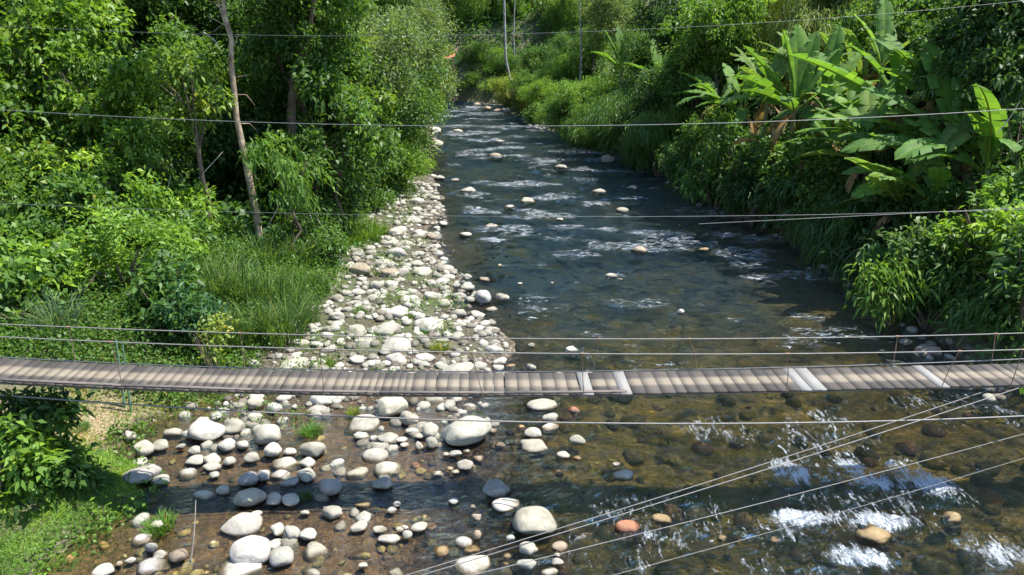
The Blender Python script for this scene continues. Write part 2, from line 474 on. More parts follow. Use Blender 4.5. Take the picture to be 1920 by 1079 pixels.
xs = np.concatenate([-14 - graded(.3, 70, .3, .08, 0)[::-1], np.arange(-14, 16, .14), 16 + graded(.3, 60, .3, .08, 0)])
ys = np.concatenate([np.arange(-12, 6, 1.0), graded(6, 260, .12, .011, 0)])
v, f = grid_mesh(xs, ys, terrain_z)
xw = np.interp(v[:, 1], XW[:, 0], XW[:, 1])
bedattr = sstep(-.5, 2.5, v[:, 0] - xw + (fbm(v[:, 0] * .5, v[:, 1] * .5, 3, 2) - .5) * 2)
dryattr = np.maximum(np.exp(-(((v[:, 0] + 9.8) / 1.7) ** 2 + ((v[:, 1] - 14.3) / 1.5) ** 2) * .9), 1.2 * np.exp(-((v[:, 0] + 12) / 5) ** 2 - ((v[:, 1] - 110) / 4) ** 2))
g = link('river_bank_ground', mesh_np('ground', v, f, M_GROUND, True, {'bed': ('POINT', bedattr), 'dry': ('POINT', np.clip(dryattr, 0, 1)), 'sky_tint': ('POINT', deep_f(v[:, 0], v[:, 1]))}))
tag(g, kind='structure')

# ------------------------------------------------------------------ rocks
def ico(sub):
    import bmesh
    bm = bmesh.new(); bmesh.ops.create_icosphere(bm, subdivisions=sub, radius=1)
    v = np.array([x.co[:] for x in bm.verts]); f = np.array([[q.index for q in p.verts] for p in bm.faces]); bm.free()
    return v, f


def rock_shape(v, r, lump=.22, cuts=5):
    n = np.zeros(len(v))
    for k in range(10):
        d = unit(r.normal(size=3)); fr = r.uniform(1.0, 3.6)
        n += np.sin(v @ d * fr * 2 + r.uniform(0, 6)) / (1 + fr)
    p = v * (1 + lump * n[:, None] * .55)
    for k in range(cuts):                               # worn flat faces
        d = unit(r.normal(size=3)); lim = r.uniform(.62, .9)
        e = p @ d
        over = np.maximum(e - lim, 0)
        p = p - d[None, :] * (over * .8)[:, None]
    p = p / np.abs(p).max(axis=0)
    return p


v3, f3 = ico(4)
rr = np.random.default_rng(5)
ROCKS = [mesh_np('boulder', rock_shape(v3, rr, rr.uniform(.14, .34), rr.integers(3, 9)), f3, M_ROCK, True) for k in range(12)]
v2, f2 = ico(3)
COBBLES = [mesh_np('cobble', rock_shape(v2, rr, rr.uniform(.16, .34), rr.integers(3, 8)), f2, M_ROCK, True) for k in range(12)]

def crop_list(ox, oy, s):
    return [(ox + a / 3, oy + b / 3, c / 3, d / 3, *rest) for (a, b, c, d, *rest) in s]


# (centre x, centre y, width, height[, tint]) read off the enlarged photograph
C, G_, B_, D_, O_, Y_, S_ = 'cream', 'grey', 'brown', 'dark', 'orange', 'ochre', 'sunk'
rl = crop_list(0, 719, [
    (730, 295, 70, 75), (800, 365, 115, 110), (900, 345, 90, 75), (965, 270, 120, 60), (1060, 285, 90, 80), (1165, 262, 200, 140), (1310, 240, 130, 110), (1430, 190, 90, 75), (1435, 112, 90, 80),
    (1540, 135, 90, 75), (1505, 280, 175, 140), (1525, 375, 110, 100), (1275, 340, 110, 90, G_), (1360, 345, 80, 60), (1415, 415, 85, 65), (1095, 375, 75, 55), (1015, 355, 50, 45), (1085, 435, 120, 70), (1190, 430, 110, 80),
    (1280, 435, 80, 65), (1595, 440, 165, 85), (1755, 365, 135, 125), (1620, 380, 90, 55), (1730, 445, 100, 65), (1800, 90, 140, 85), (1770, 155, 150, 55),
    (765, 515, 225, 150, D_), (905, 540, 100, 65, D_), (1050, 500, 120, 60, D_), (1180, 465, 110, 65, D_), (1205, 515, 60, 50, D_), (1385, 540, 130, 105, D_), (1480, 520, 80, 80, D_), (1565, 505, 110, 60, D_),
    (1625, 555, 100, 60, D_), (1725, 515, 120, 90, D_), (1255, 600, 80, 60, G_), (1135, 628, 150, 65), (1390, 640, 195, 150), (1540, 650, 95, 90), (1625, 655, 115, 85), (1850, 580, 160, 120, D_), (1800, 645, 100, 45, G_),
    (1865, 725, 120, 90), (1350, 790, 235, 145), (1395, 945, 232, 190), (1580, 975, 155, 130, G_), (1635, 842, 100, 100, G_), (1560, 822, 95, 80, G_), (1725, 857, 105, 85), (1765, 947, 170, 75), (1335, 1068, 285, 70),
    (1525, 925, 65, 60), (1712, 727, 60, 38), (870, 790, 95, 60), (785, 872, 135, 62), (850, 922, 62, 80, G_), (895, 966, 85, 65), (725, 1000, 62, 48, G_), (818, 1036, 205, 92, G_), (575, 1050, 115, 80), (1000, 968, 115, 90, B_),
    (1750, 1072, 110, 50), (540, 1070, 60, 40), (665, 1015, 45, 40, B_), (1440, 735, 60, 40), (1655, 130, 40, 35), (1890, 30, 60, 30, G_)])
rl += crop_list(640, 719, [
    (115, 225, 220, 95), (275, 130, 190, 130), (110, 292, 90, 50), (262, 300, 132, 75), (380, 195, 120, 95), (395, 265, 80, 48), (340, 315, 70, 45), (355, 347, 50, 30), (500, 260, 88, 100), (435, 297, 60, 40), (505, 330, 75, 78),
    (435, 350, 50, 50), (692, 262, 292, 235), (535, 85, 150, 62), (720, 130, 100, 40, G_), (640, 395, 75, 50), (695, 458, 90, 74), (185, 402, 160, 85), (240, 475, 196, 98), (85, 497, 120, 60), (540, 507, 70, 36), (640, 497, 45, 30),
    (610, 480, 40, 28, B_), (1130, 117, 168, 80), (1175, 190, 85, 70), (1178, 240, 105, 46), (1080, 275, 95, 65), (1095, 347, 188, 82), (1327, 322, 88, 68), (1245, 402, 82, 52), (1225, 495, 52, 52, Y_), (1590, 512, 112, 64),
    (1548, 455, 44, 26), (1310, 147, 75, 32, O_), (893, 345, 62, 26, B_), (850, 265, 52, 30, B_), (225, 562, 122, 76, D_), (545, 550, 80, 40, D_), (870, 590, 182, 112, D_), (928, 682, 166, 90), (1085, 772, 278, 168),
    (1620, 802, 158, 92, O_), (1810, 762, 130, 56, Y_), (118, 670, 92, 62, Y_), (312, 680, 46, 40), (280, 715, 60, 40, G_), (630, 662, 62, 42, G_), (762, 752, 82, 36), (740, 695, 44, 24), (95, 808, 95, 66), (213, 824, 78, 48),
    (265, 872, 122, 74), (325, 822, 52, 36), (357, 812, 46, 36), (370, 852, 60, 52, G_), (437, 802, 110, 68), (765, 852, 52, 70, B_), (685, 892, 110, 62, G_), (735, 942, 110, 48, Y_), (738, 1022, 242, 112), (1050, 930, 110, 92),
    (1042, 1017, 106, 82), (1230, 917, 96, 60, B_), (1216, 967, 42, 30), (1215, 1010, 70, 50, G_), (1165, 1067, 112, 44), (120, 1026, 56, 46), (300, 1072, 92, 30), (950, 872, 52, 52, D_), (930, 972, 62, 40, Y_), (921, 1017, 52, 30, Y_),
    (565, 930, 100, 82, Y_), (745, 515, 110, 36, S_), (770, 420, 80, 36, B_), (1330, 412, 50, 44, Y_), (175, 310, 34, 45, G_), (245, 350, 70, 26), (585, 400, 40, 30), (705, 380, 40, 24), (80, 940, 90, 60, S_), (250, 955, 70, 40, S_)])
rl += crop_list(1280, 719, [(1085, 832, 235, 132, Y_), (1525, 757, 122, 56, Y_), (228, 865, 72, 52, Y_), (520, 880, 60, 30, Y_)])
rl += crop_list(640, 360, [
    (530, 30, 62, 30), (430, 50, 80, 45), (420, 95, 70, 35), (535, 122, 42, 22), (570, 177, 52, 32), (400, 150, 120, 42, G_), (698, 237, 70, 30), (842, 190, 72, 28), (1045, 43, 92, 30), (945, 80, 72, 16), (305, 217, 122, 62),
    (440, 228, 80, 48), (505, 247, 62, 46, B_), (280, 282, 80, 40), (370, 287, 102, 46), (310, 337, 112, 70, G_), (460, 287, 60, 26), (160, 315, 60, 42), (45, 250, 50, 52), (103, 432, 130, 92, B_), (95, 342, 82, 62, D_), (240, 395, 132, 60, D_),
    (275, 450, 102, 62, B_), (345, 445, 72, 52), (420, 402, 92, 52), (450, 442, 112, 62), (592, 427, 106, 52), (600, 472, 100, 26), (805, 487, 62, 28, B_), (505, 507, 62, 42), (570, 497, 82, 48), (280, 512, 90, 46), (195, 522, 72, 62),
    (400, 597, 122, 56), (705, 535, 84, 56), (655, 582, 92, 56), (795, 587, 112, 92, G_), (905, 590, 86, 52), (725, 605, 62, 42), (500, 582, 72, 62), (570, 622, 92, 62), (842, 655, 82, 30), (662, 682, 102, 58), (762, 690, 86, 52),
    (315, 665, 142, 82), (258, 760, 172, 96), (500, 740, 178, 102), (90, 560, 82, 52), (630, 742, 62, 42), (85, 772, 102, 72), (650, 797, 82, 40), (860, 770, 62, 28), (772, 760, 82, 42), (780, 787, 62, 30), (125, 842, 182, 82),
    (310, 850, 192, 84), (800, 845, 72, 42, G_), (857, 880, 102, 62, G_), (1068, 862, 42, 36), (1300, 885, 118, 46), (1068, 985, 62, 46), (890, 952, 82, 62), (950, 975, 62, 28, Y_), (80, 937, 92, 56), (175, 957, 106, 52, G_),
    (312, 935, 132, 78), (467, 930, 102, 62), (690, 922, 72, 32), (560, 970, 82, 52), (680, 978, 152, 62), (1385, 1020, 82, 46), (1225, 1030, 82, 26), (880, 1037, 122, 26), (650, 1032, 282, 40), (1520, 467, 72, 22), (1570, 490, 42, 16),
    (1680, 322, 102, 42, B_), (1585, 97, 76, 26), (1230, 152, 42, 20), (1905, 672, 46, 34, G_), (35, 420, 60, 40), (30, 660, 70, 50), (180, 590, 80, 44), (60, 620, 70, 40), (430, 690, 70, 44), (410, 640, 60, 40), (560, 830, 50, 30), (430, 790, 70, 36),
    (700, 730, 60, 34), (440, 340, 60, 30), (500, 370, 60, 24), (370, 380, 60, 28), (540, 335, 44, 22), (480, 130, 50, 26), (500, 310, 40, 20), (1185, 512, 24, 12), (1005, 515, 28, 14)])
rl += crop_list(0, 360, [(1645, 955, 205, 96), (1650, 737, 102, 62), (1690, 692, 62, 50), (1672, 832, 122, 52), (1755, 760, 62, 62), (1890, 692, 92, 72), (1600, 800, 60, 40), (1840, 800, 80, 46), (1850, 880, 80, 50), (1780, 850, 70, 44), (1900, 590, 70, 44), (1820, 640, 60, 34)])
rl += crop_list(1280, 360, [(1420, 890, 195, 80, B_), (800, 385, 52, 22, B_), (712, 432, 52, 16), (120, 320, 60, 18, Y_)])
rl += crop_list(640, 0, [(540, 805, 72, 42), (520, 730, 100, 36), (655, 735, 62, 20), (1495, 893, 80, 48), (870, 870, 92, 20, B_), (1240, 935, 92, 25), (725, 1065, 112, 34), (550, 998, 62, 26), (640, 1010, 52, 20), (515, 985, 42, 20),
    (490, 620, 42, 16), (505, 658, 52, 14), (890, 790, 62, 16), (1645, 1052, 72, 26), (1885, 1040, 52, 40, B_), (1460, 1075, 92, 16), (530, 1042, 62, 26), (820, 605, 60, 18, B_), (880, 620, 50, 18, B_), (760, 585, 50, 14, B_), (400, 850, 60, 40, B_), (370, 800, 50, 30), (180, 1040, 80, 40, B_), (1960, 1050, 40, 24, B_)])

TINT = {C: (.42, .40, .345), G_: (.36, .35, .32), B_: (.28, .21, .145), D_: (.31, .30, .265), O_: (.30, .085, .022), Y_: (.25, .165, .05), S_: (.26, .17, .09)}  # D_: bridge shade put into the stone colour, also used for wet stones
WORD = {C: 'cream', G_: 'grey', B_: 'brown', D_: 'dark grey', O_: 'orange', Y_: 'ochre', S_: 'sunken brown'}
# boulders with a label of their own, found by photo position; each is a landmark for its neighbours
HAND = {
    (871, 806): 'largest pale domed boulder of the river, just below the bridge deck',
    (465, 1034): 'big round white boulder in the brown pool, biggest at the photo bottom',
    (450, 982): 'wide egg shaped cream boulder just behind the big round white one',
    (463, 932): 'tall cream boulder with a thin dark shadow line across its middle',
    (1002, 976): 'big pale oval boulder standing in midstream beyond the bridge shadow',
    (949, 946): 'pale wedge shaped boulder touching the upstream side of the midstream oval',
    (1180, 986): 'bright rusty orange boulder half drowned in the shallow rapids',
    (1642, 996): 'large ochre boulder just under the rushing white water of the rapids',
    (1788, 971): 'small ochre boulder with dark top beside the rapids shadow',
    (255, 890): 'big dark boulder lying in the bridge shadow against the leafy bank',
    (388, 806): 'broad pale boulder on the grass edge of the left shallows',
    (502, 812): 'smooth pale boulder leaning over smaller ones below the bridge',
    (585, 841): 'squarish white boulder alone at the shallows just before the bridge shadow',
    (532, 865): 'pale pointed boulder half in bridge shadow beside the squarish one',
    (445, 1075): 'wide flat white boulder cut by the bottom edge of the photo',
    (613, 887): 'dark wet boulder block inside the bridge shadow',
    (930, 916): 'dark greenish boulder inside the bridge shadow in midstream',
    (701, 853): 'pale hump shaped boulder with pointed end above the bridge shadow',
    (720, 877): 'pale fan shaped boulder touching the edge of the bridge shadow',
    (678, 794): 'long flat white slab with a green tuft behind it below the bridge',
    (732, 762): 'pale block boulder right under the near edge of the deck',
    (1017, 758): 'oblong cream boulder in the stream right below the deck',
    (1005, 835): 'long low cream boulder in midstream of the group below the deck',
    (886, 1060): 'pale angular slab crossed by the slanting guy wire at the bottom',
    (273, 1064): 'angular grey stone slab at the lower edge of the grassy mound',
    (549, 678): 'big flat white slab beside the grass just behind the deck',
    (726, 613): 'white flat topped boulder in the middle of the cobble bar',
    (807, 607): 'large white tilted boulder of the cobble bar with green plant below',
    (674, 504): 'rounded brown boulder at the shaded upper end of the cobble bar',
    (905, 556): 'grey ridged boulder at the bar edge next to a white one',
    (942, 557): 'white pointed boulder farthest out from the cobble bar tip',
    (1073, 655): 'cream flat boulder in midstream just behind the handrail cables',
    (1753, 657): 'big dull brown boulder in deep shade under the bank trees',
    (1138, 298): 'pale round boulder far upstream under the overhanging bank',
    (1200, 467): 'pinkish boulder in the rapids of the middle reach',
    (744, 672): 'tall white boulder on the cobble bar just behind the deck',
    (857, 704): 'long flat white slab hugging the far edge of the deck',
    (820, 268): 'pale boulder at the foot of the bushes on the far cobble edge',
    (882, 355): 'long pale boulder awash in the far stream',
    (839, 501): 'low white boulder at the waterline beside the bluest water',
    (769, 558): 'smooth cream boulder lying behind the white ones of the bar',
    (1101, 700): 'white cube like boulder touching the far deck edge at midspan',
    (1125, 671): '', }
landmarks = []
rocks = []
for r in rl:
    cx, cy, w, hgt = r[:4]; kind = r[4] if len(r) > 4 else C
    base = at_z(cx, cy + hgt * .35)
    dep = math.atan2(H, base[1])
    wd = w * depth_of(base) / FPX
    hi = hgt * depth_of(base) / FPX
    dy = wd * (.78 if w > 1.25 * hgt else .9)
    hz = max(.16 * wd, (hi - dy * .5 * math.sin(dep) * 1.6) / math.cos(dep))
    if kind in (O_, Y_): hz = min(hz, .13 * wd + .02)
    if kind == S_: hz = .04
    zt = max(0.0, tz(base[0], base[1] + dy * .3))
    if zt > .01:
        base2 = at_z(cx, cy + hgt * .35, zt); base = base2
    rz = max(hz * .68, .26 * wd)
    top = zt + hz - (.03 if zt > .02 else 0)
    if kind == S_: top = -.02
    if (cx, cy) == (1641.6666666666667, 996.3333333333334): top = .05
    # near edge sits at the traced lower outline
    yb = at_z(cx, cy + hgt * .5, zt)[1] + dy * .5 * .92
    rocks.append([np.array([base[0], yb, top - rz]), wd / 2, dy / 2, rz, kind, cx, cy, w, hgt])
    for (hx, hy), t_ in HAND.items():
        if abs(hx - cx) < 4 and abs(hy - cy) < 5 and t_:
            rocks[-1].append(t_); landmarks.append((cx, cy, t_)); break
    else:
        rocks[-1].append(None)

short = {t_: s for t_, s in {
    'largest pale domed boulder of the river, just below the bridge deck': 'the largest domed boulder',
    'big round white boulder in the brown pool, biggest at the photo bottom': 'the big round white boulder',
    'wide egg shaped cream boulder just behind the big round white one': 'the egg shaped boulder',
    'tall cream boulder with a thin dark shadow line across its middle': 'the shadow lined boulder',
    'big pale oval boulder standing in midstream beyond the bridge shadow': 'the midstream oval boulder',
    'bright rusty orange boulder half drowned in the shallow rapids': 'the rusty orange boulder',
    'large ochre boulder just under the rushing white water of the rapids': 'the ochre rapids boulder',
    'big dark boulder lying in the bridge shadow against the leafy bank': 'the big shaded bank boulder',
    'broad pale boulder on the grass edge of the left shallows': 'the grass edge boulder',
    'smooth pale boulder leaning over smaller ones below the bridge': 'the smooth leaning boulder',
    'squarish white boulder alone at the shallows just before the bridge shadow': 'the squarish white boulder',
    'dark wet boulder block inside the bridge shadow': 'the dark block in the bridge shadow',
    'dark greenish boulder inside the bridge shadow in midstream': 'the dark greenish midstream boulder',
    'pale fan shaped boulder touching the edge of the bridge shadow': 'the fan shaped boulder',
    'long flat white slab with a green tuft behind it below the bridge': 'the slab with the tuft',
    'pale block boulder right under the near edge of the deck': 'the block under the deck edge',
    'oblong cream boulder in the stream right below the deck': 'the oblong boulder below the deck',
    'long low cream boulder in midstream of the group below the deck': 'the long low midstream boulder',
    'pale angular slab crossed by the slanting guy wire at the bottom': 'the slab under the guy wire',
    'angular grey stone slab at the lower edge of the grassy mound': 'the grey slab by the grassy mound',
    'big flat white slab beside the grass just behind the deck': 'the flat slab beside the grass',
    'white flat topped boulder in the middle of the cobble bar': 'the flat topped boulder of the bar',
    'large white tilted boulder of the cobble bar with green plant below': 'the tilted white boulder',
    'rounded brown boulder at the shaded upper end of the cobble bar': 'the rounded brown boulder',
    'white pointed boulder farthest out from the cobble bar tip': 'the pointed white boulder',
    'cream flat boulder in midstream just behind the handrail cables': 'the flat boulder behind the handrails',
    'pale round boulder far upstream under the overhanging bank': 'the round boulder under the far bank',
    'pinkish boulder in the rapids of the middle reach': 'the pinkish rapids boulder',
    'tall white boulder on the cobble bar just behind the deck': 'the tall white boulder behind the deck',
    'long flat white slab hugging the far edge of the deck': 'the slab hugging the far deck edge',
    'pale boulder at the foot of the bushes on the far cobble edge': 'the boulder below the far bushes',
    'long pale boulder awash in the far stream': 'the long awash boulder far upstream',
    'low white boulder at the waterline beside the bluest water': 'the low waterline boulder',
    'smooth cream boulder lying behind the white ones of the bar': 'the smooth boulder amid the bar'}.items()}
landmarks = [(x, y, short[t_]) for x, y, t_ in landmarks if t_ in short]


def relation(cx, cy, lx, ly):
    dx, dy = cx - lx, (cy - ly) * 1.3
    if abs(dx) > 2.2 * abs(dy): return 'right of' if dx > 0 else 'left of'
    if abs(dy) > 2.2 * abs(dx): return 'in front of' if dy > 0 else 'behind'
    return ('front right of' if dx > 0 else 'front left of') if dy > 0 else ('back right of' if dx > 0 else 'back left of')


# random stones filling the bar between the traced ones
occ = [(q[0][0], q[0][1], max(q[1], q[2])) for q in rocks]
extra = 0; tries = 0
while len(rocks) < 298 and tries < 30000:
    tries += 1
    Y = rnd.uniform(12.2, 36) if rnd.random() < .8 else rnd.uniform(36, 60)
    xv = np.interp(Y, XV[:, 0], XV[:, 1]); xw_ = np.interp(Y, XW[:, 0], XW[:, 1])
    X = rnd.uniform(xv + .2, xw_ + .3)
    s = rnd.choice([.12, .14, .17, .2, .24])
    if any((X - a) ** 2 + (Y - b) ** 2 < (c * .85 + s) ** 2 for a, b, c in occ): continue
    z = max(0, tz(X, Y))
    p = np.array([X, Y, z + .02])
    cx, cy = to_px(p)
    rocks.append([p, s, s * rnd.uniform(.7, 1), s * rnd.uniform(.5, .75), rnd.choice([C, C, C, G_, B_]), cx, cy, 2 * s / depth_of(p) * FPX, s / depth_of(p) * FPX, None])
    occ.append((X, Y, s))
byk = {}
for q in rocks:
    if q[9]: continue
    lx, ly, ln = min(landmarks, key=lambda l: (l[0] - q[5]) ** 2 + ((l[1] - q[6]) * 1.4) ** 2)
    size = 'large' if q[7] > 46 else 'mid sized' if q[7] > 28 else 'small'
    shape = 'long ' if q[7] > 2.0 * q[8] else 'round ' if q[7] < 1.25 * q[8] else ''
    key = f'{size} {shape}{WORD[q[4]]} stone {relation(q[5], q[6], lx, ly)} {ln}'
    byk.setdefault(key, []).append((math.hypot(lx - q[5], ly - q[6]), q))
for key, lst in byk.items():
    lst.sort(key=lambda a: a[0])
    for n_, (d_, q) in enumerate(lst):
        q[9] = key + ('' if n_ == 0 else f', {ORD[n_]} from it' if n_ < 20 else ', far from it')
        q[9] = q[9].replace('mid sized', 'medium') if len(q[9].replace('-', ' ').split()) > 15 else q[9]
        if n_ == 0 and len(lst) > 1: q[9] = key + ', nearest to it'
for q in rocks:
    p, a, b, c_, kind, cx, cy, w, hgt, lab = q
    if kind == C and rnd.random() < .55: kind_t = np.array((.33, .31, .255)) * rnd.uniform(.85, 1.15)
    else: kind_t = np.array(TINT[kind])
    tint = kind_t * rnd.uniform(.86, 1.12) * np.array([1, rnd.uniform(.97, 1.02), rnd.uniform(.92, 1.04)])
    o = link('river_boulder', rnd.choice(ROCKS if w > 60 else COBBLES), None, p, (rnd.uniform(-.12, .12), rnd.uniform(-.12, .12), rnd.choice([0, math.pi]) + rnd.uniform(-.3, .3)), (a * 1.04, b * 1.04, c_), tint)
    tag(o, lab, 'boulder', 'boulders of the river and its cobble bar')
occ = np.array(occ)

# ------------------------------------------------------------------ water
FOAM = [  # px, py, half width px, half height px, strength, slant
    (1495, 975, 55, 13, 1.0), (1575, 968, 40, 12, .75), (1650, 978, 50, 15, 1.0), (1485, 885, 38, 20, .95), (1590, 870, 34, 22, .9),
    (1645, 905, 40, 18, .95), (1740, 900, 42, 32, 1.0), (1700, 880, 40, 15, .5), (1605, 1045, 62, 22, .95), (1870, 1030, 60, 34, .8), (1830, 885, 30, 10, .6),
    (1830, 970, 60, 20, .4), (1290, 958, 60, 12, .6), (1250, 1005, 60, 18, .65), (1280, 1010, 40, 18, .5), (1440, 1050, 60, 25, .45),
    (1180, 855, 110, 40, .22), (1260, 830, 120, 40, .18), (1750, 1050, 60, 20, .5), (1560, 850, 50, 12, .4), (1700, 830, 80, 20, .28),
    (980, 440, 60, 9, .75), (920, 450, 45, 8, .75), (1060, 425, 50, 9, .7), (1130, 430, 40, 10, .75), (1200, 470, 45, 9, .7), (1250, 455, 35, 8, .55),
    (1370, 440, 55, 12, .75), (1150, 516, 28, 6, .75), (1385, 605, 25, 10, .6), (1330, 615, 60, 5, .5), (1270, 690, 40, 8, .5),
    (1010, 300, 80, 8, .6), (1060, 285, 70, 7, .65), (930, 290, 60, 6, .5), (1130, 310, 60, 7, .5), (1060, 315, 60, 6, .5), (960, 260, 60, 5, .45),
    (900, 215, 70, 5, .7), (870, 205, 60, 4, .6), (930, 238, 60, 4, .55), (850, 350, 40, 6, .5), (1180, 350, 60, 6, .4), (1000, 370, 60, 6, .35), (1090, 340, 60, 5, .45), (980, 330, 50, 5, .45),
    (840, 300, 30, 5, .4), (1220, 395, 60, 8, .4), (1320, 400, 40, 6, .4), (1440, 490, 60, 15, .3), (880, 250, 50, 4, .5), (1000, 240, 60, 4, .5)]
wx = np.concatenate([-12 - graded(.5, 60, .5, .1, 0)[::-1], np.arange(-12, 15.5, .1), 15.5 + graded(.5, 15, .5, .1, 0)])
wy = graded(4, 150, .055, .0065, 0)
WX, WY = np.meshgrid(wx, wy)
foam_glint = np.zeros_like(WX)
for px, py, hw, hh, s in FOAM:
    c = at_z(px, py); a = at_z(px + hw, py); b = at_z(px, py + hh)
    sx = max(abs(a[0] - c[0]), .2) * (1.6 if py > 800 else 1.35); sy = max(abs(b[1] - c[1]), .2) * (1.7 if py > 560 else 1.0)
    dx = (WX - c[0]); dy = (WY - c[1])
    foam_glint = np.maximum(foam_glint, s * np.exp(-((dx + dy * .25) / sx) ** 2 - (dy / sy) ** 2))
foam_glint = foam_glint * (.62 + .62 * fbm(WX * 1.9, WY * 1.9, 3, 91))
for q in rocks:
    (qx, qy, qz), qa = q[0], q[1]
    if qx < np.interp(qy, XW[:, 0], XW[:, 1]) + .6 or qz + q[3] < .02: continue
    m = (np.abs(WX - qx) < qa * 3.2) & (WY > qy - qa * 4.5) & (WY < qy + qa * 2.5)
    ddx = (WX[m] - qx) / (qa * 1.25); ddy = WY[m] - qy
    ring = np.exp(-((np.hypot(ddx, ddy / (q[2] * 1.2)) - 1.0) / .28) ** 2) * .42
    wake = np.exp(-(ddx * 1.0) ** 2) * np.exp(-np.abs(ddy + qa * 1.6) / (qa * 1.5)) * (ddy < 0) * .44
    foam_glint[m] = np.maximum(foam_glint[m], np.maximum(ring, wake) * rnd.uniform(.7, 1.15))
calm0 = sstep(-.5, 2.5, WX - np.interp(WY, XW[:, 0], XW[:, 1]))
foam_glint = np.maximum(foam_glint, calm0 * (.14 + .10 * sstep(24, 40, WY) + (.38 + .06 * sstep(16, 26, WY)) * sstep(.48, .70, fbm(WX * .40, WY * .7, 3, 88))))  # glints of the choppy channel painted as white flecks, with small crests
amp = .018 + .045 * sstep(.2, .9, foam_glint) + .007 * sstep(-2, 3, WX - np.interp(WY, XW[:, 0], XW[:, 1])) + .035 * sstep(18, 50, WY)
calm = sstep(-1.2, 1.5, WX - np.interp(WY, XW[:, 0], XW[:, 1]))
ripple = .10 + .55 * calm + .5 * sstep(.15, .8, foam_glint) + .25 * sstep(24, 60, WY)
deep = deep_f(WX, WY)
h = (fbm(WX * 1.1, WY * 2.2, 4, 31) - .5) * 2
h2 = (fbm(WX * 3.1 + 5, WY * 4.5, 3, 41) - .5) * 2
WZ = amp * (h * 1.6 + h2 * .8) * (.25 + .75 * calm) + .05 * foam_glint * (vnoise(WX * 3.5, WY * 3.5, 51))
v = np.stack([WX, WY, WZ], -1).reshape(-1, 3)
nx = len(wx); i = np.arange(len(wy) - 1)[:, None] * nx + np.arange(nx - 1)[None, :]
f = np.stack([i, i + 1, i + nx + 1, i + nx], -1).reshape(-1, 4)
w = link('river_water', mesh_np('river_water', v, f, M_WATER, True, {'foam_glint': ('POINT', foam_glint.ravel()), 'ripple': ('POINT', ripple.ravel()), 'deep': ('POINT', deep.ravel())}))
tag(w, kind='structure')

# pebbles (uncountable)
v1, f1 = ico(2)
SMALL = [rock_shape(v1, rr, .3, 5) for k in range(6)]


def pebble_field(name, pts, sizes, mat, kindlabel, sink=.3):
    V = []; F = []; T = []; o = 0
    for (x, y, z), s in zip(pts, sizes):
        sh = SMALL[rnd.randrange(6)]
        a = rnd.uniform(0, 6.28); ca, sa = math.cos(a), math.sin(a)
        q = sh * np.array([s, s * rnd.uniform(.65, 1), s * rnd.uniform(.45, .7)])
        q = np.stack([q[:, 0] * ca - q[:, 1] * sa, q[:, 0] * sa + q[:, 1] * ca, q[:, 2]], 1) + np.array([x, y, z + s * (.5 - sink)])
        V.append(q); F.append(f1 + o); o += len(q); T.append(np.full(len(f1), rnd.random()))
    me = mesh_np(name, np.concatenate(V), np.concatenate(F), mat, True, {'tone': ('FACE', np.concatenate(T))})
    return tag(link(name, me), kindlabel, None, None, 'stuff')


pts = []; sizes = []
n_try = 3000
Yr = 10 + 34 * rng.random(n_try) ** 1.6
for Y in Yr:
    xv = np.interp(Y, XV[:, 0], XV[:, 1]); xw_ = np.interp(Y, XW[:, 0], XW[:, 1])
    X = rnd.uniform(xv - .2, xw_ + .6)
    if Y < 14 and rnd.random() < .6: continue
    s = rnd.choice([.04, .06, .08, .10, .12, .15, .18, .21])
    if Y < 13.4 and rnd.random() < .75: continue
    z = tz(X, Y)
    if z < -.02 - s * .4: continue
    pts.append((X, Y, z)); sizes.append(s)
for k in range(160):                                     # far shore gravel
    Y = rnd.uniform(60, 112); xv = np.interp(Y, XV[:, 0], XV[:, 1]); xw_ = np.interp(Y, XW[:, 0], XW[:, 1])
    X = rnd.uniform(xv - .3, xw_ + 1.0); pts.append((X, Y, max(tz(X, Y), -.05))); sizes.append(rnd.uniform(.12, .35))
for k in range(500):                                     # foot of the right bank
    Y = rnd.uniform(14, 105); X = np.interp(Y, XR[:, 0], XR[:, 1]) + rnd.uniform(-.7, .8)
    pts.append((X, Y, max(tz(X, Y), -.05))); sizes.append(rnd.uniform(.06, .25))
pebble_field('gravel_pebbles', pts, sizes, M_PEB, 'loose pale pebbles and gravel filling the gaps of the cobble bar')
pts = []; sizes = []
for k in range(1300):
    Y = 9 + 26 * rnd.random() ** 1.5
    X = rnd.uniform(-8.5, 13.2); z = tz(X, Y)
    if z > -.06 or (X > 0 and Y > 17): continue
    s = min(rnd.choice([.05, .07, .09, .12, .16, .22, .3]), -z * 1.0 + .02)
    pts.append((X, Y, z)); sizes.append(s)
pebble_field('riverbed_stones', pts, sizes, M_BEDSTONE, 'brown and olive stones covering the river bed under the water', .25)

# ------------------------------------------------------------------ bridge
YAW = R(2.2)
BY = 12.15
ax = np.array([math.cos(YAW), math.sin(YAW), 0]); ay = np.array([-math.sin(YAW), math.cos(YAW), 0])


def deck_z(s):
    return 2.42 + (.0034 if s < 2.5 else .0005) * (s - 2.5) ** 2 if np.isscalar(s) else 2.42 + np.where(s < 2.5, .0034, .0005) * (s - 2.5) ** 2


def bpt(s, t, dz=0):
    return np.array([0, BY, 0]) + ax * s + ay * t + np.array([0, 0, deck_z(s) + dz])


bridge = empty('suspension_bridge', (0, BY, 0), YAW)
tag(bridge, 'narrow wooden plank footbridge on steel cables spanning the stony river', 'footbridge')


def loc(p):
    d = p - np.array([0, BY, 0])
    return np.stack([d @ ax, d @ ay, d[..., 2]], -1)


